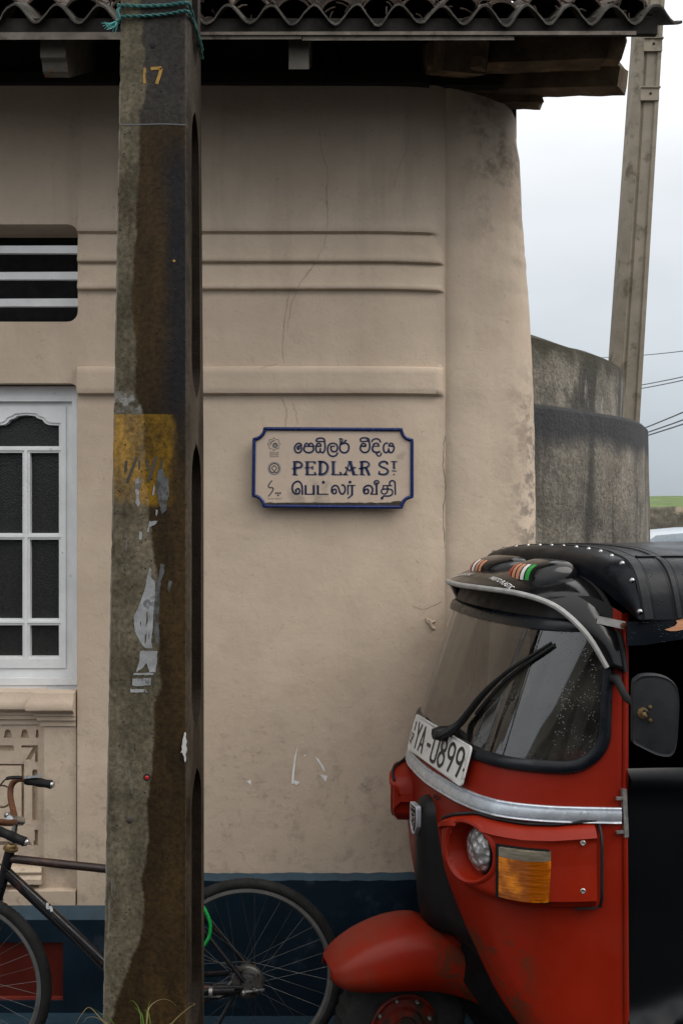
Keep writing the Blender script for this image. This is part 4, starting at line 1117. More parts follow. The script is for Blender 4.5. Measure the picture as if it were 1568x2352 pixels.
for (ua, va, ub, vb, r_, lab) in ((1380, 820, 1640, 788, .006, 'uppermost thin grey power cable right of the leaning pole'), (1380, 897, 1640, 840, .007, 'second power cable down, right of the leaning pole'), (1380, 905, 1640, 848, .007, 'third power cable down, just under the second one'),
                          (1380, 1018, 1640, 906, .009, 'fourth power cable down, the steepest and highest of the bottom three'), (1380, 1024, 1640, 928, .009, 'power cable in the middle of the bottom three'), (1380, 1028, 1640, 940, .009, 'lowest of all the power cables above the rampart')):
    q = MB()
    a, c_ = P(ua, va, 15), P(ub, vb, 11)
    d = c_ - a
    q.tube([a - d * .6 + d * (2.6 * t / 14) + V((0, 0, -.12 * math.sin(math.pi * t / 14))) + V((0, 0, .07)) for t in range(15)], r_, 5)
    tag(q.build('power_cable', M['wire']), lab, 'cable', 'power cables crossing the sky')

# ---------------------------------------------------------------- rampart, turf bank, parked van
q = MB()
rows_ = []
for k, (yy, zz) in enumerate(((30, .1), (30, 2.26), (30.05, 2.36), (30.6, 2.37))):
    rows_.append([V((xx, yy + .12 * noise.noise(V((xx * 1.3, zz * 2, 0))), zz + (.06 * noise.noise(V((xx * 1.1, 3, zz))) if k else 0))) for xx in [i * .5 for i in range(-60, 140)]])
q.grid(rows_)
tag(q.build('rampart_wall', M['stone'], ang=70), 'low dark rubble rampart wall below the green bank', 'wall')
q = MB()
q.grid([[V((xx, yy, zz + .09 * noise.noise(V((xx * .35, yy * .2, 0))))) for xx in range(-40, 80, 1)] for yy, zz in ((30.3, 2.26), (31, 2.42), (33, 2.62), (36, 2.80), (40, 2.90), (60, 2.7), (90, 1.0))])
tag(q.build('grass_bank', M['lawn']), 'green grass bank along the top of the rampart', 'bank', kind='structure')
VX, VY = 5.3, 15.0
van = thing('parked_van', (VX, VY, ROAD), 'silver blue van parked beyond the autorickshaw, only its rounded roof showing', 'van')
q = MB()
prof_ = [(-2.15, .45), (-2.2, .8), (-2.05, 1.0), (-1.55, 1.12), (-1.15, 1.45), (-.85, 1.66), (-.3, 1.71), (.8, 1.74), (1.7, 1.70), (2.05, 1.66), (2.2, 1.2), (2.22, .6), (2.15, .42)]
rows_ = []
for w_, sc_, dz in ((-.86, .97, -.12), (-.84, .99, -.03), (-.70, 1, .0), (0, 1, .03), (.70, 1, 0), (.84, .99, -.03), (.86, .97, -.12)):
    rows_.append([V((VX + a * sc_, VY + w_, ROAD + (zz if zz < .9 else zz + dz))) for a, zz in prof_])
q.grid(rows_)
for r_ in (rows_[0], rows_[-1]): q.face([q.add(p) for p in r_])
q.build('body', M['van'], van, ang=50)
q = MB()
for yy in (VY - .866, VY + .866):
    for xa, xb in ((-1.05, -.1), (0, .95), (1.05, 1.9)):
        q.hexa([V((VX + xa - .1, yy - .004, ROAD + 1.05)), V((VX + xb, yy - .004, ROAD + 1.05)), V((VX + xb, yy + .004, ROAD + 1.05)), V((VX + xa - .1, yy + .004, ROAD + 1.05)), V((VX + xa + .1, yy - .004, ROAD + 1.5)), V((VX + xb, yy - .004, ROAD + 1.5)), V((VX + xb, yy + .004, ROAD + 1.5)), V((VX + xa + .1, yy + .004, ROAD + 1.5))])
q.build('window', M['darkglass'], van, split=True)
for sx_ in (-1.35, 1.35):
    for sy_ in (-.76, .76):
        q = MB(); q.lathe((VX + sx_, VY + sy_ - .1, ROAD + .32), (0, 1, 0), [(.16, 0), (.30, .0), (.32, .03), (.32, .17), (.30, .2), (.16, .2)], 24); q.build('wheel', M['tyre'], van)

# ---------------------------------------------------------------- house across the street (behind the camera; mirrored in windscreen and chrome)
ob_ = thing('opposite_house', (-4, -9.5, ROAD), 'plain rendered house across the street, seen only mirrored in the windscreen', 'house')
q = MB(); q.plate([(-16, 0), (6, 0), (6, 3.1), (-16, 3.1)], [[(xx, .1 if k % 3 == 1 else 1.1), (xx + 1.1, .1 if k % 3 == 1 else 1.1), (xx + 1.1, 2.5), (xx, 2.5)] for k, xx in enumerate((-14, -11.2, -8.4, -5.6, -2.8, 0, 2.8))], lambda a, c_, d: V((a, -9 - d, ROAD + c_)), 0, 6)
q.build('wall', M['facade'], ob_)
q = MB()
for k, xx in enumerate((-14, -11.2, -8.4, -5.6, -2.8, 0, 2.8)): q.box((xx + .01, -9.18, ROAD + (.11 if k % 3 == 1 else 1.11)), (xx + 1.09, -9.12, ROAD + 2.49))
q.build('shutter', M['facade_dark'], ob_, split=True)
q = MB(); q.hexa([V((-16.5, -8.5, 3.05)), V((6.5, -8.5, 3.05)), V((6.5, -12, 4.5)), V((-16.5, -12, 4.5)), V((-16.5, -8.5, 3.17)), V((6.5, -8.5, 3.17)), V((6.5, -12, 4.62)), V((-16.5, -12, 4.62))])
q.build('roof', M['sheet'], ob_)

# ---------------------------------------------------------------- bicycle
YB = 3.62
bike = thing('bicycle', ((568 - U0) / F * YB, YB, -.05), 'black roadster bicycle with rusty handlebar, half hidden behind the concrete pole', 'bicycle')
def BK(u, v, d=0): p = P(u, v, YB); p.y += d; return p
def BX(u, v, d=0): return P(u, v, YB + d)
RW = 218 / F * YB
def make_wheel(hu, hv, rw, Yd=0, yaw=0, drum=True, nsp=36):
    c0 = BK(hu, hv, Yd)
    holder = bpy.data.objects.new('wheel', None); COL.objects.link(holder); holder.parent = bike; holder.location = c0 - bike.location; holder.empty_display_size = .1
    ax = V((math.sin(yaw), math.cos(yaw), 0)); e1 = V((math.cos(yaw), -math.sin(yaw), 0)); e2 = V((0, 0, 1))
    def ringp(r, h, t): return c0 + ax * h + (e1 * math.cos(t) + e2 * math.sin(t)) * r
    def torus(prof, n=96, knob=0):
        mb = MB()
        rows = []
        for k in range(n):
            t = 2 * math.pi * k / n
            rows.append([ringp(r + (knob * ((k % 2) * 2 - 1) if r > rw - .004 else 0), h, t) for r, h in prof])
        mb.grid(rows, 0, cu=True, cv=True); return mb
    tw = .0195
    tp_ = [(rw - tw + tw * math.cos(a), tw * math.sin(a)) for a in [R(k) for k in range(-150, 151, 20)]]
    torus(tp_, 220, .0012).build('tyre', M['tyre'], holder, ang=60)
    rr = rw - 2 * tw + .006
    torus([(rr, -.0155), (rr - .012, -.0165), (rr - .019, -.010), (rr - .021, 0), (rr - .019, .010), (rr - .012, .0165), (rr, .0155)]).build('rim', M['rim'], holder)
    mb = MB()
    for k in range(nsp):
        t = 2 * math.pi * (k + .5) / nsp; sd = 1 if k % 2 else -1; cr = (1 if (k // 2) % 2 else -1) * R(62)
        mb.tube([ringp(.032 if drum else .02, sd * .028, t + cr), ringp(rr - .014, sd * .002, t)], .0007, 4, caps=False)
    mb.build('spokes', M['spoke'], holder)
    mb = MB(); mb.lathe(c0 - ax * .045, ax, [(.006, 0), (.012, .002), (.014, .015), (.032 if drum else .02, .016), (.032 if drum else .02, .02), (.015, .024), (.015, .066), (.032, .07), (.032, .074), (.013, .076), (.006, .09)], 20)
    mb.build('hub', M['dullsteel'], holder)
    return c0, ringp
c_r, ring_r = make_wheel(568, 2235, RW)
c_f, ring_f = make_wheel(-84, 2254, RW * .985, -.02, R(6), False)
fb = MB()
tub = lambda pts, r_, mb=fb, n=10: mb.tube([BK(*p) for p in pts], r_, n)
tub([(24, 1952), (4, 2035)], .019)
tub([(16, 2004), (120, 2100), (300, 2268)], [.0195, .0215, .0195])
tub([(318, 2275), (380, 1945)], .0155)
lug = [(27, 1960, .022), (262, 2250, .026)]
fb.lathe(BK(318, 2275, -.04), (0, 1, 0), [(.018, 0), (.022, .005), (.022, .075), (.018, .08)], 14)
for sd in (-1, 1):
    tub([(352, 1985, sd * .02), (430, 2075, sd * .04), (566, 2238, sd * .062)], [.009, .0095, .008])
    tub([(324, 2272, sd * .025), (400, 2256, sd * .05), (566, 2250, sd * .062)], [.011, .012, .010])
    fb.box(tuple(BK(556, 2262, sd * .062) - V((0, .003, 0))), tuple(BK(580, 2236, sd * .062) + V((0, .003, 0))))
fb.build('frame', M['bikeblack'], bike)
fb = MB(); tub([(24, 1972), (360, 2008)], .0155, fb); fb.build('top_tube', M['maroon'], bike)
fb = MB()
tub([(4, 2037), (-6, 2066)], .018, fb)
for sd in (-1, 1): tub([(-6, 2064, 0), (-8, 2075, sd * .045), (-60, 2170, sd * .05), (-84, 2254, sd * .05)], [.012, .012, .010, .008], fb)
fb.build('fork', M['bikeblack'], bike)
fb = MB()
fb.lathe(BK(24, 1954), (BK(30, 1930) - BK(24, 1954)), [(.021, 0), (.027, .004), (.027, .012), (.02, .014), (.019, .022), (.016, .026)], 16)
fb.build('headset', M['brass'], bike)
fb = MB()
fb.tube([BX(29, 1935), BX(36, 1893)], .011, 10)
fb.tube([BX(22, 1884, -.03), BX(50, 1886, .035)], .017, 12); fb.lathe(BX(18, 1876, -.01), (0, 0, 1), [(.012, 0), (.013, .01), (.006, .016)], 10)
fb.build('stem', M['chrome'], bike)
fb = MB()
fb.tube(crom([BX(36, 1888, 0), BX(33, 1870, .10), BX(25, 1832, .18), BX(27, 1805, .20), BX(42, 1790, .20), BX(70, 1792, .19)], 6), .0115, 10)
fb.tube(crom([BX(36, 1888, 0), BX(20, 1890, -.10), BX(-34, 1886, -.18), BX(-32, 1892, -.2), BX(-5, 1906, -.2)], 6), .0115, 10)
fb.build('handlebar', M['rust'], bike)
def grip(a, b_, tail):
    gb = MB(); n = 40; d = b_ - a
    gb.tube([a + d * (k / n) for k in range(n + 1)], [.0155 + .0012 * (k % 2) + .002 * math.sin(k / n * 14) * (.5 if k % 2 else .2) for k in range(n + 1)], 12)
    o_ = gb.build('grip', M['rubber'], bike)
    e_ = MB(); e_.lathe(b_, d, [(.0125, -.002), (.0135, .004), (.011, .009), (.004, .010)], 14); e_.build('grip_end', M['chrome'], o_)
grip(BX(60, 1792, .19), BX(119, 1802, .17), 0); grip(BX(-8, 1906, -.2), BX(59, 1934, -.2), 0)
fb = MB(); fb.hexa([BX(56, 1789, .165), BX(98, 1784, .165), BX(98, 1784, .175), BX(56, 1789, .175), BX(56, 1784, .165), BX(98, 1779, .165), BX(98, 1779, .175), BX(56, 1784, .175)])
fb.build('brake_lever', M['strip'], bike)
fb = MB(); fb.tube(crom([BX(52, 1786, .17), BX(30, 1786, .15), BX(14, 1790, .13), BX(0, 1806, .1), BX(-20, 1840, .06)], 5), [.007] * 10 + [.003] * 11, 8)
fb.tube(crom([BX(-10, 1975, -.03), BX(40, 2022, -.025), BX(70, 2060, -.022), BX(150, 2140, -.022), BX(240, 2232, -.02)], 5), .0028, 6)
fb.build('brake_cable', M['rubber'], bike)
fb = MB(); stroke(fb, [(114, 2068), (114, 2080), (121, 2078), (124, 2088)], 6, lambda u, v: BK(u, v, -.0225), 5); fb.build('paint_chip', M['s_white'], bike, smooth=False)
fb = MB(); fb.ball(BK(352, 1915), (.13, .075, .03)); fb.tube([BK(362, 1945), BK(355, 1920)], .013, 10); fb.build('saddle', M['rubber'], bike)
fb = MB(); fb.lathe(BK(318, 2275, -.055), (0, 1, 0), [(.09, 0), (.093, .003), (.09, .006), (.02, .006)], 40)
fb.beam(BK(318, 2275, -.07), BK(345, 2366, -.07), .02, .012); fb.beam(BK(318, 2275, .07), BK(292, 2185, .07), .02, .012)
fb.box(tuple(BK(333, 2374, -.16)), tuple(BK(359, 2360, -.075))); fb.box(tuple(BK(280, 2192, .075)), tuple(BK(306, 2178, .16)))
fb.build('crank', M['chrome'], bike, split=True)
fb = MB(); fb.tube([BK(318, 2232, -.058), BK(420, 2222, -.056), BK(560, 2215, -.056)], .004, 6); fb.tube([BK(322, 2318, -.058), BK(562, 2262, -.056)], .004, 6); fb.build('chain', M['bikeblack'], bike)
# drum brake
drum = MB()
ax0 = V((0, -1, 0)); cdr = BK(570, 2245, -.035)
drum.lathe(cdr, ax0, [(.060, -.01), (.061, 0), (.059, .006), (.054, .009), (.053, .014), (.046, .016), (.045, .020), (.034, .021), (.033, .025), (.018, .026), (.017, .034), (.0005, .035)], 40)
dr_ = drum.build('drum_brake', M['dullsteel'], bike, ang=25)
fb = MB(); fb.lathe(BK(563, 2257, -.07), ax0, [(.011, 0), (.011, .008), (.006, .009), (.006, .024), (.0005, .026)], 8)
fb.lathe(BK(587, 2252, -.066), ax0, [(.008, 0), (.008, .008), (.0005, .009)], 8); fb.lathe(BK(604, 2259, -.05), ax0, [(.006, 0), (.006, .012), (.0005, .014)], 8)
fb.tube([BK(563, 2257, -.075), BK(610, 2253, -.066)], .004, 6)
fb.build('axle_nut', M['chrome'], bike, split=True)
fb = MB(); fb.tube([BK(470, 2256, -.075), BK(545, 2253, -.078)], .0135, 10); fb.tube([BK(440, 2259, -.07), BK(474, 2257, -.075)], .009, 8); fb.build('torque_arm', M['bikeblack'], bike)
fb = MB(); fb.tube([BK(487, 2256, -.075), BK(495, 2256, -.075)], .0165, 12); fb.tube([BK(500, 2272, -.05), BK(520, 2274, -.05)], .009, 8); fb.tube([BK(470, 2268, -.06), BK(505, 2276, -.05), BK(535, 2240, -.05)], .004, 6); fb.build('clamp', M['steel'], bike)
fb = MB(); fb.tube([BK(545, 2262, -.06), BK(500, 2340, -.09), BK(470, 2466, -.13)], .008, 8); fb.tube([BK(470, 2466, -.13), BK(452, 2468, -.15)], .008, 8); fb.build('kickstand', M['bikeblack'], bike)
lk = thing('cable_lock', BK(470, 2090, -.03), 'bright green plastic cable lock looped through the bicycle rear wheel', 'cable lock')
fb = MB(); fb.tube(crom([BK(440, 2050, -.05), BK(468, 2065, -.055), BK(486, 2098, -.06), BK(488, 2125, -.065), BK(478, 2148, -.07), BK(455, 2170, -.06), BK(420, 2165, .02), BK(405, 2110, .04), BK(415, 2065, .02)], 7, True), .0062, 10, closed=True)
fb.build('sleeve', M['greencable'], lk)

# ---------------------------------------------------------------- autorickshaw (local axes: a = backwards, w = towards its left side, z up)
TH_ = R(14)
bA = V((math.cos(TH_), math.sin(TH_), 0)); lW = V((math.sin(TH_), -math.cos(TH_), 0)); OT = V((.285, 3.25, 0)); ZU = V((0, 0, 1))
def T(a, w, z): return OT + bA * a + lW * w + ZU * z
tuk = thing('auto_rickshaw', T(.9, 0, ROAD), 'red three-wheeled autorickshaw with wet black vinyl canopy and white number plate', 'auto rickshaw')
baseP = [(0, 0), (.164, .004), (.42, .017), (.597, .04), (.72, .072), (.797, .114), (.876, .182), (.932, .256), (1, .38)]
topP = [(0, .22), (.164, .223), (.42, .232), (.597, .245), (.72, .262), (.797, .283), (.876, .318), (.932, .352), (1, .405)]
def sm(tab, x):
    # smooth lookup
    e_ = .012
    return (lerp(tab, max(0, x - 2 * e_)) + lerp(tab, max(0, x - e_)) + lerp(tab, x) + lerp(tab, min(1, x + e_)) + lerp(tab, min(1, x + 2 * e_))) / 5 if x < .99 else lerp(tab, x)
def up(s, z, off=0.0):
    t = (z - 1.12) / .63
    k = abs(s); sg = 1 if s >= 0 else -1
    tt = t if t < 0 else t ** 1.12
    a = sm(baseP, k) * (1 - tt) + sm(topP, k) * tt
    w = k * (.548 * (1 - tt) + .508 * tt)
    a0 = a; 
    if off:
        e_ = .01
        k2 = min(1, k + e_); k1 = max(0, k2 - 2 * e_)
        da = (sm(baseP, k2) - sm(baseP, k1)) * (1 - tt) + (sm(topP, k2) - sm(topP, k1)) * tt
        dw = (k2 - k1) * (.548 * (1 - tt) + .508 * tt)
        L = math.hypot(da, dw) or 1
        a -= off * dw / L; w += off * da / L
    return T(a, sg * w, z)
_up = up
def _len_table():
    out = [(0.0, 0.0)]; L = 0; pr_ = _up(0, 1.4)
    for i in range(1, 201):
        p = _up(i / 200, 1.4); L += (p - pr_).length; pr_ = p; out.append((L, i / 200))
    return [(a / L, c_) for a, c_ in out], L
QT, LA = _len_table()
def up(q, z, off=0.0):
    return _up(math.copysign(lerp(QT, abs(q)), q), z, off)
# window opening in (arc fraction, z)
SW, ZW0, ZW1 = .915, 1.262, 1.634
def win_in(s, z, grow=0.0):
    g_ = grow
    hw = SW + g_ / LA; z0_, z1_ = ZW0 - g_, ZW1 + g_
    rs, rz_ = .085 / LA, .085
    x_ = abs(s)
    if x_ > hw or z < z0_ or z > z1_: return False
    dx = (x_ - (hw - rs)) / rs; dz = max((z0_ + rz_ - z) / rz_, (z - (z1_ - rz_)) / rz_)
    return not (dx > 0 and dz > 0 and dx * dx + dz * dz > 1)
def win_outline(grow=0.0, n=10):
    hw = SW + grow / LA; z0_, z1_ = ZW0 - grow, ZW1 + grow; rs, rz_ = .085 / LA, .085; pts = []
    for (cs, cz, a0) in ((hw - rs, z1_ - rz_, 0), (-hw + rs, z1_ - rz_, 90), (-hw + rs, z0_ + rz_, 180), (hw - rs, z0_ + rz_, 270)):
        for k in range(n + 1):
            a = R(a0 + 90 * k / n); pts.append((cs + rs * math.cos(a), cz + rz_ * math.sin(a)))
    out = []
    for p, q_ in zip(pts, pts[1:] + pts[:1]):
        L = max(1, int(abs(p[0] - q_[0]) / .05 + abs(p[1] - q_[1]) / .03))
        for k in range(L): out.append((p[0] + (q_[0] - p[0]) * k / L, p[1] + (q_[1] - p[1]) * k / L))
    return out
body = MB()
NS = 120
ss = [-1 + 2 * i / NS for i in range(NS + 1)]
zs = [1.12 + .66 * i / 56 for i in range(57)]
def ztop(s):
    return lerp([(0, 1.735), (.5, 1.732), (.8, 1.732), (.9, 1.715), (1, 1.688)], abs(s))
idg = [[body.add(up(s, min(z, ztop(s)))) for s in ss] for z in zs]
for i in range(len(zs) - 1):
    for j in range(NS):
        if zs[i] < ztop((ss[j] + ss[j + 1]) / 2) and not win_in((ss[j] + ss[j + 1]) / 2, (zs[i] + zs[i + 1]) / 2, .012):
            body.face((idg[i][j], idg[i][j + 1], idg[i + 1][j + 1], idg[i + 1][j]), 1 if zs[i] > 1.64 and abs(ss[j]) < .945 else 0)  # matt black above the window paints in the shade under the visor
# lower shell with the V cut for the front wheel
wE = [(.2, .50), (.30, .48), (.42, .44), (.488, .40), (.546, .35), (.672, .25), (.806, .15), (.95, .085), (1.03, .05), (1.06, .0), (1.2, 0)]
offA = [(.2, .11), (.488, .06), (.546, .05), (.672, .034), (.80, .010), (.86, 0), (1.2, 0)]
def low(k, z, sg=1, off=0.0):
    w0 = lerp(wE, z) / .548
    s = w0 + (1 - w0) * k
    a = sm(baseP, s) + lerp(offA, z) * (1 - k) + .008 * (1.12 - z) * k
    w = s * .548
    # the sides bulge a little below the strip
    bul = .012 * math.sin(math.pi * min(1, max(0, (1.12 - z) / .75))) * (1 - abs(2 * k - 1))
    return T(a - bul * .7 - off * .8, sg * (w + bul * .7 + off * .6), z)
zl_ = [.22 + .04 * i for i in range(23)] + [1.12]
lowm = MB()
for sg in (1, -1):
    r_ = [[low(k / 30, z, sg) for k in range(31)] for z in zl_]
    body.grid(r_); lowm.grid(r_)
    # return flange to the door opening
    body.grid([[low(1, z, sg) for z in zl_] + [up(sg * 1.0, z) for z in zs[1:] if z < 1.69], [low(1, z, sg) + bA * .035 - lW * (.008 * sg) for z in zl_] + [up(sg * 1.0, z) + bA * .03 - lW * (.012 * sg) for z in zs[1:] if z < 1.69]])
body.build('body', [M['red'], M['matblack']], tuk, ang=45)
# door-edge bead
q = MB()
for sg in (1, -1):
    q.tube([low(1, z, sg) + bA * .012 + lW * sg * .002 for z in zl_[::2]] + [up(sg * 1.0, z) + bA * .012 for z in zs[4::6] if z < 1.68], .0075, 8)
q.build('door_edge', M['red'], tuk, split=True)
def BV(mb): return BVHTree.FromPolygons([tuple(p) for p in mb.v], mb.f)
# windscreen
gl_ = MB()
idg = [[gl_.add(up(s, z, .003)) for s in ss] for z in zs]
for i in range(len(zs) - 1):
    for j in range(NS):
        if win_in((ss[j] + ss[j + 1]) / 2, (zs[i] + zs[i + 1]) / 2, .016): gl_.face((idg[i][j], idg[i][j + 1], idg[i + 1][j + 1], idg[i + 1][j]))
bv_g = BV(gl_)
gl_.build('windscreen', M['glass'], tuk, ang=70)
se = MB()
ol = [win_outline(g_, 10) for g_ in (.0,)][0]
rws = []
cen = (0, (ZW0 + ZW1) / 2)
def grow_pt(s, z, g_):
    # move outwards from the opening
    hw = SW - .085 / LA; z0_, z1_ = ZW0 + .085, ZW1 - .085
    cs = max(-hw, min(hw, s)); cz = max(z0_, min(z1_, z))
    ds, dz = (s - cs) * LA, z - cz; L = math.hypot(ds, dz) or 1
    return s + ds / L * g_ / LA, z + dz / L * g_
for g_, off in ((-.004, .002), (-.003, .014), (.008, .017), (.022, .016), (.030, .009), (.031, -.004)):
    rws.append([up(max(-.99, min(.99, grow_pt(s, z, g_)[0])), grow_pt(s, z, g_)[1], off) for s, z in ol])
se.grid(rws, 0, cu=True)
se.build('windscreen_seal', M['seal'], tuk, ang=60)
# strip
st = MB()
sec = [(.0225, .002), (.0225, .008), (.020, .010), (.0165, .007), (.0145, .006), (.012, .011), (0, .014), (-.012, .011), (-.0145, .006), (-.0165, .007), (-.020, .010), (-.0225, .008), (-.0225, .002)]
st.grid([[up(s, 1.12 + dz, o_) if dz >= 0 else up(s, 1.12 + dz, o_) for dz, o_ in sec] for s in ss])
st.build('trim_strip', M['strip'], tuk, ang=30)
q = MB(); 
pb_ = up(1.0, 1.12) + bA * .012
q.beam(pb_ + ZU * -.06 + lW * .006, pb_ + ZU * .075 + lW * .004 - bA * .006, .013, .012, up=lW)
q.beam(pb_ + ZU * .05 - bA * .03 + lW * .006, pb_ + ZU * .05 + lW * .006, .008, .008); q.beam(pb_ - ZU * .045 - bA * .03 + lW * .006, pb_ - ZU * .045 + lW * .006, .008, .008)
q.build('bracket', M['steel'], tuk)
# number plate
pc = T(.022, .014, 1.213)
ex = lW; ey = (bA * .28 + ZU).normalized(); ez = ex.cross(ey)
if ez.dot(bA) > 0: ez = -ez
PWd, PHt = .262, .062
def PLT(x_, y_, o_=0): return pc + ex * x_ + ey * y_ + ez * (o_ + .012 - .22 * x_ * x_)
def rr2(w, h, r, n=5):
    return [(cx + r * math.cos(R(a0 + 90 * k / n)), cy + r * math.sin(R(a0 + 90 * k / n))) for cx, cy, a0 in ((w - r, h - r, 0), (-w + r, h - r, 90), (-w + r, -h + r, 180), (w - r, -h + r, 270)) for k in range(n + 1)]
q = MB()
rws = []
for sc_, o_ in ((1, -.002), (1, .004), (.985, .0045), (.965, .002)):
    rws.append([PLT(x_ * (1 - (1 - sc_)), y_ * (1 - (1 - sc_) * 4), o_) for x_, y_ in rr2(PWd, PHt, .014)])
ids = q.grid(rws, 0, cu=True)
# face as strips so that it follows the curvature
for k in range(24):
    xa, xb = -PWd * .96 + PWd * 1.92 * k / 24, -PWd * .96 + PWd * 1.92 * (k + 1) / 24
    yy = PHt * .9
    q.face([q.add(PLT(xa, -yy, .0021)), q.add(PLT(xb, -yy, .0021)), q.add(PLT(xb, yy, .0021)), q.add(PLT(xa, yy, .0021))])
npl = q.build('number_plate', M['plate'], tuk)
def plate_text(body_, x0_, x1_, y0_, y1_):
    me, _ = smalltext(body_, 0, 0, 1, None, None, 'characters')
    xs_ = [v.co.x for v in me.vertices]; ys_ = [v.co.y for v in me.vertices]
    mb = q; base = len(mb.v)
    for v in me.vertices:
        fx = x0_ + (v.co.x - min(xs_)) / (max(xs_) - min(xs_)) * (x1_ - x0_); fy = y0_ + (v.co.y - min(ys_)) / (max(ys_) - min(ys_)) * (y1_ - y0_)
        mb.add(PLT(fx, fy, .0038))
    for p in me.polygons: mb.face([base + i for i in p.vertices])
    bpy.data.meshes.remove(me)
def pst(pts, w, sm_=True): stroke(q, pts, w, lambda a, c_: PLT(a, c_, .0036), 6, sm_)
q = MB()
h0, h1, sw = -.044, .044, .0115
def gl0(cx, w=.021): pst([(cx - w, h1 - .014), (cx - w * .6, h1 - .002), (cx + w * .6, h1 - .002), (cx + w, h1 - .014), (cx + w, h0 + .014), (cx + w * .6, h0 + .002), (cx - w * .6, h0 + .002), (cx - w, h0 + .014), (cx - w, h1 - .014)], sw)
def gl8(cx, w=.020):
    pst([(cx, .003), (cx - w * .85, .014), (cx - w * .85, h1 - .012), (cx, h1 - .001), (cx + w * .85, h1 - .012), (cx + w * .85, .014), (cx, .003)], sw)
    pst([(cx, .003), (cx - w, -.010), (cx - w, h0 + .013), (cx, h0 + .001), (cx + w, h0 + .013), (cx + w, -.010), (cx, .003)], sw)
def gl9(cx, w=.020):
    pst([(cx + w * .9, .006), (cx + w * .3, -.002), (cx - w * .6, .001), (cx - w, .016), (cx - w * .8, h1 - .010), (cx, h1 - .001), (cx + w * .85, h1 - .010), (cx + w, .016), (cx + w * .75, -.012), (cx + w * .2, h0)], sw)
pst([(-.195, h1), (-.172, .002)], sw, False); pst([(-.149, h1), (-.172, .002)], sw, False); pst([(-.172, .004), (-.172, h0)], sw, False)
pst([(-.133, h0), (-.110, h1)], sw, False); pst([(-.110, h1), (-.087, h0)], sw, False); pst([(-.124, -.018), (-.096, -.018)], sw * .9, False)
pst([(-.055, -.004), (-.020, -.004)], .012, False)
gl0(.025); gl8(.088); gl9(.150); gl9(.212)
pst([(-.232, h1 - .004), (-.230, .008)], .010, False)
pst([(-.245, -.008), (-.250, -.002), (-.256, -.008), (-.252, -.018), (-.246, -.026), (-.252, -.036), (-.258, -.030)], .005)
pst([(-.232, -.002), (-.232, -.040)], .006, False); pst([(-.232, -.003), (-.222, -.006), (-.222, -.018), (-.232, -.022)], .005)
q.build('characters', M['ink'], npl, smooth=False)
q = MB()
q.lathe(PLT(.255, -.012, .003), ez, [(.006, 0), (.005, .003), (.0003, .004)], 8); q.build('screw', M['rust'], npl, split=True)
# wiper
def ghit(u, v, o_=.0):
    d = P(u, v, 1) - V((0, 0, H)); d.normalize()
    h_ = bv_g.ray_cast(V((0, 0, H)), d)
    return (h_[0] - d * o_) if h_[0] is not None else None
wp = []
for u, v, o_ in ((1052, 1664, .05), (1077, 1634, .045), (1104, 1600, .042), (1144, 1560, .036), (1184, 1529, .03), (1266, 1476, .018)):
    h_ = ghit(u, v, o_)
    if h_: wp.append(h_)
q = MB(); wpp = crom([T(-.012, .10, 1.275), T(-.008, .135, 1.277)] + wp, 5); q.tube(wpp, [lerp([(0, .014), (.3, .0125), (.55, .011), (.75, .007), (1, .004)], i / (len(wpp) - 1)) for i in range(len(wpp))], 8)
q.lathe(T(.04, .097, 1.276), -bA, [(.024, 0), (.024, .035), (.017, .06), (.0003, .066)], 14)
wiper = q.build('wiper', M['matblack'], tuk)
q = MB(); bl = [ghit(u, v, .012) for u, v in ((1092, 1640), (1125, 1600), (1160, 1562), (1200, 1530), (1240, 1502), (1270, 1482))]
q.tube([p for p in bl if p], .006, 6); q.build('wiper_blade', M['rubber'], wiper)

# black nose panel and badge
q = MB()
nz_ = [(1.055, .0, .035), (1.04, -.03, .06), (1.0, -.042, .068), (.93, -.042, .072), (.86, -.04, .078), (.78, -.036, .085), (.70, -.028, .09), (.655, -.02, .09), (.62, .03, .09)]
rws = []
for z, a0, hw in nz_:
    rws.append([T(a0 + .05 * abs(x_) ** 3.5, x_ * hw, z) for x_ in (-1, -.95, -.8, -.5, 0, .5, .8, .95, 1)])
q.grid(rws)
# dark inner fender behind it, up to the V edge
for sg in (1, -1):
    q.grid([[T(a0 + .05, sg * hw, z), low(0, max(.22, z), sg) + bA * .015] for z, a0, hw in nz_[1:]] + [[T(.06, sg * .1, .5), low(0, .5, sg) + bA * .015], [T(.2, sg * .1, .3), low(0, .3, sg) + bA * .015]])
q.build('nose_panel', M['matblack'], tuk, ang=50)
q = MB()
bdz = (.985 + .02, )
def badge(sc_, o_): return [T(-.043 - o_, x_ * sc_, 1.0 + y_ * sc_ - .012) for x_, y_ in ((-.030, .042), (.030, .042), (.034, .034), (.031, -.024), (.012, -.052), (0, -.058), (-.012, -.052), (-.031, -.024), (-.034, .034))]
rws = [badge(1.0, -.004), badge(1.0, .010), badge(.93, .013), badge(.84, .010)]
ids = q.grid(rws, 0, cu=True); q.face(ids[-1], 1)
bdg = q.build('badge', [M['strip'], M['matblack']], tuk, ang=30)
q = MB()
for pts in ([(-.017, .030), (-.003, .030)], [(.003, .030), (.017, .030)], [(-.016, .012), (-.002, .016)], [(-.014, .010), (-.014, -.012), (-.002, -.004), (-.012, .000)], [(.004, .014), (.016, .012), (.014, .002), (.004, .004), (.016, -.010), (.004, -.014)], [(-.006, -.020), (.008, -.022), (-.004, -.032), (.006, -.036)]):
    stroke(q, pts, .0045, lambda a, c_: T(-.0555, a, .988 + c_), 3, len(pts) > 2)
q.build('badge_letters', M['chrome'], bdg, smooth=False)
q = MB()
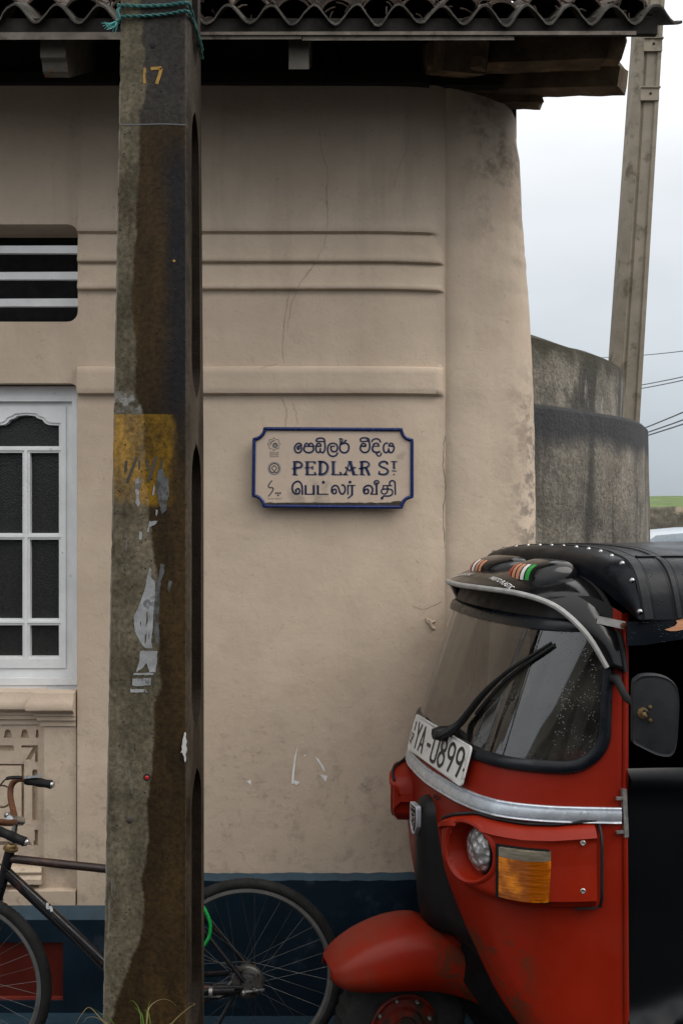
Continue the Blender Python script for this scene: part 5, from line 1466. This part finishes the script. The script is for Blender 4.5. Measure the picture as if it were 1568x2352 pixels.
for w_ in (.06, .085): q.lathe(low(0.0, 1.08, 1) + lW * w_ - bA * .002 + ZU * -.012, -bA, [(.007, 0), (.006, .003), (.0003, .004)], 10)
q.build('plug', M['matblack'], tuk, split=True)

# headlight housings
HP = [(.225, -.028), (.255, -.045), (.33, -.018), (.42, .046), (.48, .115), (.52, .187), (.545, .25), (.557, .30)]
def hz(tab, w): return lerp(tab, w)
HT = [(.225, 1.0), (.235, 1.03), (.26, 1.055), (.30, 1.075), (.36, 1.088), (.42, 1.084), (.48, 1.082), (.52, 1.086), (.557, 1.098)]
HB = [(.225, .97), (.235, .95), (.255, .925), (.30, .892), (.36, .872), (.42, .862), (.48, .858), (.557, .868)]
hpp = crom([V((w, a, 0)) for w, a in HP], 8)
def build_head(sg):
    mat = M['red_worn']
    q = MB()
    cw_, cz_ = .352, .985            # lens centre
    def HS(i, t, o_=0.0):
        p = hpp[i]; p0 = hpp[max(0, i - 1)]; p1 = hpp[min(len(hpp) - 1, i + 1)]
        d = (p1 - p0).normalized(); n = V((d.y, -d.x, 0))      # (w, a) outward normal
        z = lerp(HB, p.x) + (lerp(HT, p.x) - lerp(HB, p.x)) * t
        o_ = o_ - .030 * max(0, (t - .84) / .16) * sstep(p.x, .27, .36) - .016 * max(0, (.10 - t) / .10)
        return T(p.y + n.y * o_, sg * (p.x + n.x * o_), z)
    NT = 22; n_ = len(hpp)
    idx = {}
    def lens_d(i, t):
        p = hpp[i]; z = lerp(HB, p.x) + (lerp(HT, p.x) - lerp(HB, p.x)) * t
        return math.hypot((p.x - cw_) / .073, (z - cz_) / .083)
    grid_ = [[q.add(HS(i, k / NT, .012 if k in (19, 20, 21) else 0)) for i in range(n_)] for k in range(NT + 1)]
    for k in range(NT):
        for i in range(n_ - 1):
            if lens_d(i, (k + .5) / NT) > 1: q.face((grid_[k][i], grid_[k][i + 1], grid_[k + 1][i + 1], grid_[k + 1][i]))
    # rim back to the body
    edge_ = [HS(i, 0) for i in range(n_)] + [HS(n_ - 1, k / NT) for k in range(1, NT)] + [HS(i, 1) for i in range(n_ - 1, -1, -1)] + [HS(0, k / NT) for k in range(NT - 1, 0, -1)]
    back_ = [p + bA * .09 - lW * sg * .03 if j < n_ - 3 or j > n_ + NT + 2 else p + bA * .01 - lW * sg * .02 for j, p in enumerate(edge_)]
    q.grid([edge_, back_], 0, cu=True)
    # bowl of the headlamp
    ax_ = (-bA + lW * sg * .06).normalized()
    c0 = T(.012, sg * cw_, cz_)
    cl = c0 + ax_ * -.034 - lW * sg * .016
    awt = sorted([(p.x, p.y) for p in hpp])
    e1 = lW * sg; e1 = (e1 - ax_ * e1.dot(ax_)).normalized(); e2 = ZU
    def rim_pt(t, k_, o_):
        w_ = cw_ + .073 * k_ * math.cos(t); w_ = max(.226, w_)
        return T(lerp(awt, w_) - o_, sg * w_, cz_ + .083 * k_ * math.sin(t))
    ts = [2 * math.pi * k / 48 for k in range(48)]
    q.grid([[rim_pt(t, 1.14, -.004) for t in ts], [rim_pt(t, 1.12, .004) for t in ts], [rim_pt(t, 1.04, .007) for t in ts], [rim_pt(t, .98, .003) for t in ts], [rim_pt(t, .95, -.006) for t in ts],
            [cl + e1 * .076 * math.cos(t) + e2 * .076 * math.sin(t) for t in ts], [cl - ax_ * .012 + e1 * .07 * math.cos(t) + e2 * .07 * math.sin(t) for t in ts], [cl - ax_ * .013 + e1 * .01 * math.cos(t) + e2 * .01 * math.sin(t) for t in ts]], 0, cu=True)
    hd = q.build('headlight_housing', mat, tuk, ang=40)
    L = MB(); rws = []
    L.lathe(cl, ax_, [(.066, -.01), (.067, .002), (.061, .014), (.049, .024), (.032, .031), (.015, .034), (.0004, .035)], 36)
    L.build('headlight', M['lamp'], hd, ang=60)
    L = MB(); L.lathe(cl, ax_, [(.0725, -.012), (.073, .004), (.069, .006), (.0665, 0)], 36, caps=False); L.build('lamp_ring', M['matblack'], hd)
    # indicator
    i0 = min(range(n_), key=lambda i: abs(hpp[i].x - .438)); i1 = min(range(n_), key=lambda i: abs(hpp[i].x - .513))
    for nm, mt, t0, t1 in (('indicator', 'amber', .055, .62), ('side_light', 'clear', .624, .75)):
        L = MB(); K = 8
        rws = []
        for k in range(K + 1):
            t = t0 + (t1 - t0) * k / K
            zt = .884 + (1.024 - .884) * ((t - .055) / .695)
            rw = []
            for i in range(i0, i1 + 1):
                p = hpp[i]; d = (hpp[min(n_ - 1, i + 1)] - hpp[i - 1]).normalized(); n = V((d.y, -d.x, 0))
                o_ = .014 + .010 * math.sin(math.pi * (i - i0) / (i1 - i0)) 
                rw.append(T(p.y + n.y * o_, sg * (p.x + n.x * o_), zt))
            rws.append(rw)
        L.grid(rws)
        bnd_ = rws[0] + [r_[-1] for r_ in rws[1:-1]] + rws[-1][::-1] + [r_[0] for r_ in rws[-2:0:-1]]
        L.grid([bnd_, [p + bA * .03 - lW * sg * .012 for p in bnd_]], 0, cu=True)
        L.build(nm, M[mt], hd, ang=50)
    L = MB(); rws = []
    for zt in (.877, 1.031):
        rws.append([T(hpp[i].y - .004, sg * (hpp[i].x + .004), zt) for i in range(i0 - 1, min(n_ - 1, i1 + 2))])
    L.grid(rws); L.build('lamp_recess', M['matblack'], hd)
    # screws
    L = MB()
    for zt in (.918, 1.052):
        p = T(.262, sg * .5485, zt); L.lathe(p, (lW * sg - bA * .35), [(.008, 0), (.008, .004), (.006, .006), (.0003, .0045)], 12)
    L.build('screw', M['steel'], hd, split=True)
    # flat cover plate right of the indicator
    L = MB(); i2 = i1 + 1
    rws = [[HS(i, t, .006) for i in range(i2, n_)] for t in (.10, .9)]
    L.grid(rws); bnd_ = rws[0] + rws[1][::-1]; L.grid([bnd_, [p - lW * sg * .006 for p in bnd_]], 0, cu=True)
    L.build('cover_plate', mat, hd, ang=30)
    L = MB()
    L.tube([p + bA * .005 + lW * sg * .0 for p in [HS(i, 1, .004) + ZU * .006 for i in range(6, n_)] + [HS(n_ - 1, 1 - k / 8, .004) + bA * .010 for k in range(9)]], .005, 6)
    L.tube([HS(i, 0, .004) - ZU * .004 for i in range(n_ - 10, n_)] + [HS(n_ - 1, 0, .002) + bA * .02], .0035, 6)
    L.build('gasket', M['rubber'], hd)
build_head(1); build_head(-1)

# front mudguard
q = MB()
stn = [(-.372, .585, .06, .575, .545), (-.362, .600, .085, .575, .535), (-.33, .638, .112, .590, .522), (-.26, .690, .128, .615, .515), (-.17, .725, .138, .645, .512), (-.08, .730, .142, .660, .505), (-.02, .702, .142, .645, .492), (.05, .640, .140, .588, .465), (.10, .575, .138, .52, .438), (.145, .49, .136, .45, .415), (.16, .42, .132, .41, .40)]
stc = crom([V((a, zt, w)) for a, zt, w, _, _ in stn], 4); std = crom([V((a, zc, zb_)) for a, _, _, zc, zb_ in stn], 4)
rws = []
for c_, d_ in zip(stc, std):
    a, zt, w = c_; zc, zb_ = d_.y, d_.z
    sec_ = [(-1, zb_), (-1, zc - (zc - zb_) * .4), (-.97, zc), (-.90, zc + (zt - zc) * .50), (-.72, zt - (zt - zc) * .16), (-.3, zt - .004), (0, zt), (.3, zt - .004), (.72, zt - (zt - zc) * .16), (.90, zc + (zt - zc) * .50), (.97, zc), (1, zc - (zc - zb_) * .4), (1, zb_)]
    rws.append([T(a + .028, x_ * w * .93, z - .022 - .25 * max(0, z - .53) * (z > .53)) for x_, z in sec_])
q.grid(rws)
mg = q.build('front_mudguard', M['red'], tuk, ang=60, solid=.006)
# front wheel
WH = T(-.10, 0, .325)
wl_ = bpy.data.objects.new('front_wheel', None); COL.objects.link(wl_); wl_.parent = tuk; wl_.location = WH - tuk.location
def wheel_parts(c0, par, R0=.213, hw=.052):
    q = MB(); n = 72
    rws = []
    for k in range(n):
        t = 2 * math.pi * k / n
        kb = .004 if k % 2 else -.003
        rws.append([c0 + lW * h_ + (bA * math.cos(t) + ZU * math.sin(t)) * (r_ + (kb if r_ > R0 - .014 else 0)) for r_, h_ in ((.112, -hw * .8), (.15, -hw), (R0 - .02, -hw), (R0 - .006, -hw * .8), (R0, -hw * .3), (R0, hw * .3), (R0 - .006, hw * .8), (R0 - .02, hw), (.15, hw), (.112, hw * .8))])
    q.grid(rws, 0, cu=True, cv=True); q.build('tyre', M['tyre'], par, ang=40)
    q = MB(); q.lathe(c0 + lW * hw * .9, lW, [(.112, -.09), (.114, 0), (.108, .004), (.104, -.01), (.088, -.018), (.07, -.012), (.062, .004), (.045, .006), (.040, -.004), (.02, -.004), (.0004, -.004)], 40)
    q.build('rim', M['rim_red'], par, ang=30)
    q = MB()
    for k in range(8):
        t = 2 * math.pi * (k + .3) / 8; q.lathe(c0 + lW * (hw * .9 - .016) + (bA * math.cos(t) + ZU * math.sin(t)) * .092, lW, [(.007, 0), (.007, .008), (.004, .012), (.0003, .0125)], 8)
    q.build('wheel_nut', M['steel'], par, split=True)
wheel_parts(WH, wl_)
q = MB(); q.tube([T(-.10, -.09, .325), T(-.02, -.10, .48), T(.06, -.06, .60)], .018, 10); q.tube([T(.06, -.07, .6), T(.06, 0, .72)], .02, 10); q.build('fork', M['matblack'], tuk)
q = MB(); q.tube([T(.13, .2, .56), T(.17, .26, .47), T(.24, .33, .33)], .005, 6); q.tube([T(.17, .19, .45), T(.19, .2, .38), T(.20, .2, .30)], .008, 6); q.build('brake_line', M['steel'], tuk)
for sg in (1, -1):
    w0_ = T(1.85, sg * .56, ROAD + .213); h_ = bpy.data.objects.new('rear_wheel', None); COL.objects.link(h_); h_.parent = tuk; h_.location = w0_ - tuk.location
    wheel_parts(w0_, h_)

# canopy
arch_ = [(0, 1.868, .470), (.15, 1.866, .469), (.30, 1.859, .460), (.40, 1.848, .447), (.47, 1.836, .436), (.515, 1.815, .430), (.545, 1.785, .427), (.565, 1.745, .426), (.578, 1.70, .427), (.584, 1.672, .428)]
arc = crom([V(p) for p in arch_], 5)
arcf = [V((-p.x, p.y, p.z)) for p in arc[:0:-1]] + arc
def CAN(p, da, o_=0):
    wid = 1 + .10 * sstep(da, 0, .9)
    return T(p.z + da, p.x * wid * (1 + o_ / .58), p.y + .012 * sstep(da, 0, .6) * (1 - abs(p.x) / .7) + o_ + .006 * noise.noise(V((da * 4, p.x * 4, 0))) * sstep(da, .05, .3))
q = MB()
das = [0, .015, .03, .05, .08, .11, .15, .2, .27, .35, .5, .8, 1.1, 1.4, 1.65, 1.72]
q.grid([[CAN(p, d) for p in arcf] for d in das])
q.grid([[CAN(p, 1.72) for p in arcf], [T(2.18, p.x * 1.1, 1.55 + (p.y - 1.67) * .3) for p in arcf], [T(2.25, p.x * 1.1, .9) for p in arcf]])
canopy = q.build('canopy', M['vinyl'], tuk, ang=60)
q = MB()
for d0, d1 in ((.002, .034), (.104, .124)):
    q.grid([[CAN(p, d0 + .0, .0005) for p in arcf], [CAN(p, d0 + .003, .0032) for p in arcf], [CAN(p, d1 - .003, .0032) for p in arcf], [CAN(p, d1, .0005) for p in arcf]])
for d0 in (.038, .127, .1):
    for i in range(len(arcf) - 1):
        for t in (.0, .5):
            p = arcf[i] * (1 - t) + arcf[i + 1] * t; p2 = arcf[i] * (1 - t - .25) + arcf[i + 1] * (t + .25)
            q.tube([CAN(p, d0, .003), CAN(p2, d0, .003)], .0012, 4)
q.grid([[CAN(arcf[len(arcf) // 2 + 17], d, .0) for d in das[3:-2]], [CAN(arcf[len(arcf) // 2 + 17], d, .004) + ZU * .001 for d in das[3:-2]], [CAN(arcf[len(arcf) // 2 + 18], d, .004) for d in das[3:-2]], [CAN(arcf[len(arcf) // 2 + 18], d, 0) for d in das[3:-2]]])
q.build('seam', simple('stitched_vinyl_seam', (.007, .0085, .011), .5, Specular_IOR_Level=.2, bump=.3, bs=120), canopy)
# front flap under the rivets
lowE = [(0, 1.80, .375), (.2, 1.797, .372), (.33, 1.785, .370), (.40, 1.765, .376), (.47, 1.735, .390), (.53, 1.695, .412), (.572, 1.668, .428), (.58, 1.664, .43)]
lo = crom([V(p) for p in lowE], 6); 
def lo_at(t):
    f_ = t * (len(lo) - 1); i = min(len(lo) - 2, int(f_)); return lo[i] * (1 - f_ + i) + lo[i + 1] * (f_ - i)
def ar_at(t):
    f_ = t * (len(arc) - 1); i = min(len(arc) - 2, int(f_)); return arc[i] * (1 - f_ + i) + arc[i + 1] * (f_ - i)
q = MB(); rws = []
for k in range(9):
    t = k / 8; row = []
    for sg in (-1, 1):
        for j in (range(40, 0, -1) if sg < 0 else range(0, 41)):
            u_ = j / 40
            A1, A2 = ar_at(u_), lo_at(u_)
            p = A1 * (1 - t) + A2 * t
            bulge = (.016 + .022 * (1 - u_)) * math.sin(math.pi * t)
            row.append(T(p.z - bulge * .8 - .002 + .004 * noise.noise(V((u_ * 9 * sg, t * 4, 1))), sg * p.x, p.y + bulge * .5 + .004 * noise.noise(V((u_ * 7 * sg, t * 5, 4)))))
    rws.append(row)
q.grid(rws); q.grid([rws[-1], [p + bA * .02 for p in rws[-1]]])
flap = q.build('front_flap', M['vinyl'], tuk, ang=60)
def wfind(w_): return min((abs(ar_at(k / 400).x - w_), k / 400) for k in range(300))[1]
def zfind(z_): return min((abs(ar_at(k / 400).y - z_), k / 400) for k in range(401))[1]
for sg, tl_ in ((1, [wfind(w_) for w_ in (.045, .135, .225, .315, .405, .488)] + [zfind(1.785), zfind(1.695)]), (-1, [wfind(w_) for w_ in (.045, .135, .225, .315, .405, .48)])):
    for t in tl_:
        A1 = ar_at(t); A2 = lo_at(t); p = A1 * .9 + A2 * .1
        wn_ = (V((0, 0, 0)) - bA * .62 + ZU * max(.05, (.55 - abs(A1.x))) * 1.2 + lW * sg * (A1.x ** 2) * 2.3).normalized()
        rv = MB(); rv.lathe(T(p.z - .007, sg * p.x, p.y + .003), wn_, [(.0088, -.004), (.0088, .0015), (.0074, .0045), (.004, .0065), (.0004, .0073)], 16)
        rv.build('rivet', M['rivet'], tuk)
# valance above the door, flame sticker
q = MB()
vls = [(.395, .555, 1.665, 1.598), (.44, .572, 1.668, 1.600), (.52, .585, 1.678, 1.612), (.60, .597, 1.684, 1.622), (.9, .625, 1.69, 1.63), (1.7, .64, 1.69, 1.60)]
for sg in (1, -1): q.grid([[T(a, sg * (w - .004), zt) for a, w, zt, zb_ in vls], [T(a, sg * (w + .001 + .003 * math.sin(a * 40)), (zt + zb_) / 2) for a, w, zt, zb_ in vls], [T(a, sg * w, zb_) for a, w, zt, zb_ in vls]])
val_ = q.build('valance', M['vinyl'], tuk, split=True)
q = MB()
flm = [(.495, 1.644), (.51, 1.640), (.53, 1.640), (.56, 1.646), (.62, 1.66), (.75, 1.668), (.75, 1.684), (.62, 1.684), (.57, 1.680), (.545, 1.673), (.528, 1.669), (.531, 1.662), (.526, 1.655), (.512, 1.649)]
q.plate(flm, [], lambda a, z, d: T(a, lerp([(v_[0], v_[1]) for v_ in vls], a) + .0045 - d, z), 0, .001)
q.build('flame_sticker', M['s_orange'], val_, smooth=False)
# side curtain, dark interior
q = MB()
for sg in (1, -1):
    rws = []
    for z in [.2 + .03 * i for i in range(36)]:
        rw = []
        for a in [.40 + .04 * i for i in range(36)]:
            fold = .026 * math.exp(-((z - 1.215 + .05 * (a - .4)) / .018) ** 2) + .05 * math.exp(-((z - .50 - .35 * (a - .4)) / .03) ** 2) + .006 * noise.noise(V((a * 5, z * 3, sg)))
            rw.append(T(a, sg * (lerp([(.4, .545), (.6, .585), (1.0, .62), (2, .64)], a) + fold), z))
        rws.append(rw)
    q.grid(rws)
cur_ = q.build('side_curtain', M['curtain'], tuk, ang=70, split=True)
q = MB()
q.grid([[T(a, -.56 - .07 * sstep(a, .4, 1), z) for a in (.62, .8, 1.2, 1.9, 2.2)] for z in (1.24, 1.66)])
q.grid([[T(2.2, w, z) for w in (-.63, 0, .63)] for z in (.3, 1.0, 1.6)])
q.grid([[T(a, w, .30) for w in (-.6, 0, .6)] for a in (.15, 1, 2.2)])
q.grid([[T(1.55, w, z) for w in (-.63, 0, .63)] for z in (.3, 1.0, 1.86)])
q.grid([[T(a, .56 + .07 * sstep(a, .4, 1), z) for a in (1.2, 1.9, 2.2)] for z in (1.24, 1.66)])
q.build('cab_floor_and_blackout', M['matblack'], tuk)  # cab floor, plus black sheets added to keep the interior dark
q = MB(); q.box((-.22, .6, .35), (.22, .95, .80)); q.v = [T(p.y, p.x, p.z) for p in q.v]; 
k0 = len(q.v); q.grid([[T(a, w, z) for w in (-.5, -.3, 0, .3, .5)] for a, z in ((1.0, .72), (1.45, .74), (1.52, 1.2), (1.54, 1.25))])
q.build('seat', M['seat'], tuk)
q = MB()
rws = [[T(sm(baseP, abs(s)) + d, s * .5, z) for s in [x_ / 10 for x_ in range(-9, 10)]] for d, z in ((.05, 1.225), (.16, 1.235), (.20, 1.18), (.20, .9))]
q.grid(rws); q.build('dashboard', M['matblack'], tuk)
q = MB(); q.tube(crom([T(.42, -.30, 1.16), T(.34, -.2, 1.20), T(.30, 0, 1.19), T(.34, .2, 1.20), T(.42, .30, 1.16)], 6), .013, 8); q.tube([T(.30, 0, 1.19), T(.14, 0, .7)], .03, 10); q.build('handlebar', M['matblack'], tuk)
q = MB(); q.ball(T(.33, .36, 1.19), (.10, .09, .075), (bA, lW, ZU)); q.build('fuel_tank', M['seat'], tuk)

# sun visor
lipT = [(0, .108, 1.738), (.15, .124, 1.738), (.3, .174, 1.732), (.4, .228, 1.71), (.458, .266, 1.674), (.502, .308, 1.615), (.530, .348, 1.535)]
bkT = [(0, .365, 1.80), (.15, .366, 1.80), (.3, .372, 1.788), (.41, .382, 1.75), (.472, .390, 1.69), (.518, .396, 1.61), (.538, .400, 1.522)]
lc = crom([V(p) for p in lipT], 6); bc = crom([V(p) for p in bkT], 6)
lcf = [V((-p.x, p.y, p.z)) for p in lc[:0:-1]] + lc; bcf = [V((-p.x, p.y, p.z)) for p in bc[:0:-1]] + bc
q = MB(); rws = []
for k in range(13):
    t = k / 12
    row = []
    for p, r_ in zip(lcf, bcf):
        m_ = p * (1 - t) + r_ * t; bl_ = math.sin(math.pi * t) * .018
        nx = V((m_.x * .9, -.25, max(0, m_.z - 1.45) * 2)).normalized()
        row.append(T(m_.y + nx.y * bl_, m_.x + nx.x * bl_, m_.z + nx.z * bl_))
    rws.append(row)
q.grid(rws)
visor = q.build('sun_visor', M['gloss'], tuk, ang=60, solid=.004)
bv_v = BV(q)
q = MB(); q.tube([T(p.y, p.x, p.z) for p in lcf], .0085, 8); q.build('edge_trim', simple('grey_rubber_edging', (.30, .30, .29), .45, var=.2, vs=40, bump=.2, bs=120), visor)
q = MB(); q.tube([T(p.y, p.x, p.z) for p in bcf], .008, 8); q.build('rear_seal', M['rubber'], visor)
# two raised scoops with striped stickers
def vis_top(a, w):
    h_ = bv_v.ray_cast(T(a, w, 2.5), -ZU); return h_[0].z if h_[0] is not None else 1.75
for sg, cwv in ((1, .225), (-1, -.115)):
    q = MB(); rws = []
    L_, W_, Hh = .085, .122, .047
    ca = .295
    sup = lambda c_: math.copysign(abs(c_) ** .55, c_)
    for i in range(9):
        ph = i / 8 * math.pi / 2; rw = []
        for j in range(36):
            t = 2 * math.pi * j / 36
            rad = math.cos(ph) ** .5
            x_ = sup(math.cos(t)) * rad; y_ = sup(math.sin(t)) * rad
            zb_ = vis_top(min(.36, max(.12, ca + x_ * L_)), cwv + y_ * W_) - .012
            tp_z = 1.79 + Hh - .006 - .02 * max(0, -x_)
            rw.append(T(ca + x_ * L_, cwv + y_ * W_, zb_ + (tp_z - zb_) * math.sin(ph) ** .8))
        rws.append(rw)
    ids = q.grid(rws, 0, cu=True); q.face(ids[-1])
    bump_ = q.build('scoop', M['gloss'], visor, ang=60)
    bv_b = BV(q)
    # stripes: on the front face
    def front(w, z, o_=.002):
        h_ = bv_b.ray_cast(T(-.2, w, z), bA)
        return (h_[0] - bA * o_) if h_[0] is not None else T(ca - L_, w, z)
    cols = ['s_red', 's_peach', 's_peach', 's_white', 's_green'] if sg > 0 else ['s_red', 's_white', 's_peach', 's_peach', 's_green']
    w00 = cwv - .098 if sg > 0 else cwv - .02
    for k, cn in enumerate(cols):
        if sg < 0 and k == 4: continue
        w1 = cwv - .074 + k * .031; mb = MB()
        for seg in range(5):
            za, zb_ = 1.770 + seg * .0092, 1.770 + (seg + 1) * .0092
            sk = .010
            mb.face([mb.add(front(w1 - sk * seg / 5, za)), mb.add(front(w1 + .022 - sk * seg / 5, za)), mb.add(front(w1 + .022 - sk * (seg + 1) / 5, zb_)), mb.add(front(w1 - sk * (seg + 1) / 5, zb_))])
        mb.build('stripe_sticker', M[cn], visor, smooth=False)
    me, _ = smalltext('PRESTO PLASTIC', 0, 0, 1, None, None, 'caption')
    xs_ = [v.co.x for v in me.vertices]; ys_ = [v.co.y for v in me.vertices]; mb = MB()
    for v in me.vertices:
        fx = (v.co.x - min(xs_)) / (max(xs_) - min(xs_)); fy = (v.co.y - min(ys_)) / (max(ys_) - min(ys_))
        w_ = cwv - .125 + fx * .17; a_ = ca - L_ - .028 + (1 - fy) * -.016
        h_ = bv_v.ray_cast(T(a_, w_, 2.5), -ZU)
        mb.add((h_[0] if h_[0] is not None else T(a_, w_, 1.75)) + ZU * .0022)
    for p in me.polygons: mb.face(list(p.vertices))
    bpy.data.meshes.remove(me)
    mb.build('sticker_lettering', M['s_white'], visor, smooth=False)
q = MB(); pA = T(.362, .487, 1.668); pB = T(.400, .514, 1.653)
q.beam(pA + lW * .014 - bA * .03, pB + lW * .02, .022, .004, up=lW); 
vb_ = q.build('visor_bracket', M['steel'], tuk)
q = MB(); q.lathe(pB + lW * .02 - bA * .005, lW, [(.009, 0), (.009, .006), (.0003, .007)], 6); q.lathe(pA + lW * .014 - bA * .012, lW, [(.006, 0), (.006, .006), (.0003, .007)], 8); q.build('bolt', M['rust'], vb_)

# mirror
mc = P(1505, 1643, 2.60)
q = MB()
fx_ = V((1, -.12, 0)).normalized(); fz_ = ZU; fn_ = fx_.cross(fz_); fn_ = fn_ if fn_.y < 0 else -fn_
k_ = 2.60 / F
outm = [(-53, 0), (-52, 70), (-45, 84), (-30, 93), (0, 94), (24, 88), (40, 76), (50, 55), (52, 20), (48, -50), (44, -75), (38, -88), (26, -95), (0, -91), (-40, -72), (-50, -66), (-53, -55)]
om = crom([V((a, c_, 0)) for a, c_ in outm], 4, True)
rws = []
for sc_, o_ in ((.94, -.03), (1, -.024), (1.0, .0), (.975, .008), (.93, .006), (.90, .0065)):
    rws.append([mc + fx_ * p.x * k_ * sc_ + fz_ * p.y * k_ * sc_ + fn_ * o_ for p in om])
ids = q.grid(rws, 0, cu=True); q.face(ids[-1]); q.face(ids[0][::-1])
mir = q.build('wing_mirror', simple('grained_black_plastic', (.007, .008, .0105), .55, var=.2, bump=.25, bs=220, dist=.002), tuk, ang=40)
q = MB(); q.tube(crom([T(.368, .515, 1.505), T(.372, .545, 1.497), T(.36, .62, 1.46), mc + fx_ * -24 * k_ + fz_ * 10 * k_ + fn_ * .04], 5), [.016, .0155, .017, .015, .016, .0125, .0115, .0115, .011, .011, .010, .009, .007, .006, .005, .005], 10); q.build('mirror_arm', M['rubber'], mir)
q = MB(); c_ = mc + fx_ * -30 * k_ + fz_ * 6 * k_ + fn_ * .012
q.lathe(c_, fn_, [(.015, -.006), (.015, 0), (.005, .001), (.005, .018), (.0075, .019), (.0075, .026), (.0045, .027), (.0045, .034), (.0003, .035)], 8)
for dz in (16, -14): q.lathe(mc + fx_ * -14 * k_ + fz_ * (dz + 4) * k_ + fn_ * .006, fn_, [(.005, 0), (.005, .006), (.0003, .007)], 8)
q.build('mirror_bolt', M['brass'], mir, split=True)

# ---------------------------------------------------------------- grass at the foot of the pole
def blade(mb, pts, w, m=0):
    pp = crom([V(p) for p in pts], 8); L = []; Rr = []
    for i, p in enumerate(pp):
        d = (pp[min(len(pp) - 1, i + 1)] - pp[max(0, i - 1)]).normalized(); sd = d.cross(V((0, 1, .3))).normalized() * w * (1 - (i / (len(pp) - 1)) ** 2 * .92)
        L.append(p + sd); Rr.append(p - sd)
    mb.grid([L, Rr], m)
def GP(u, v, Y): return P(u, v, Y)
gr = MB()
Yg = 2.81
base_ = V((PX(300), Yg, ROAD))
for pts, w, m in (([(330, 2500), (325, 2352), (318, 2315), (304, 2298), (296, 2303)], .0016, 0), ([(345, 2560), (337, 2350), (340, 2318), (346, 2296)], .0016, 0), ([(320, 2520), (338, 2345), (345, 2312), (368, 2296), (390, 2298), (406, 2312)], .0018, 1), ([(350, 2540), (330, 2350), (320, 2325), (309, 2312)], .002, 0),
                  ([(360, 2560), (345, 2345), (330, 2318)], .002, 0), ([(300, 2520), (262, 2380), (228, 2335), (205, 2314), (188, 2330), (170, 2360)], .002, 1), ([(310, 2540), (270, 2370), (240, 2335), (215, 2316)], .0016, 0), ([(300, 2540), (275, 2400), (235, 2345), (205, 2336), (190, 2350)], .0018, 1)):
    blade(gr, [GP(u, v, Yg + .004 * i) for i, (u, v) in enumerate(pts)], w, m)
tuft = gr.build('grass_tuft', [M['grass'], M['drygrass']], None, smooth=False)
tag(tuft, 'larger tuft of green and dry grass blades at the left foot of the pole', 'grass')
gr = MB()
for pts, w, m in (([(600, 2540), (570, 2420), (600, 2352)], .002, 0), ([(560, 2560), (480, 2420), (430, 2352), (455, 2330)], .0, 0)): pass
for pts, w, m in (([(360, 2540), (378, 2380), (400, 2345), (432, 2316), (448, 2306), (430, 2304)], .0018, 1), ([(350, 2560), (372, 2400), (396, 2352), (425, 2322)], .0016, 0)):
    blade(gr, [GP(u, v, Yg + .03 + .003 * i) for i, (u, v) in enumerate(pts)], w, m)
tag(gr.build('grass_tuft', [M['grass'], M['drygrass']], None, smooth=False), 'pair of arching grass blades before the right foot of the pole', 'grass')
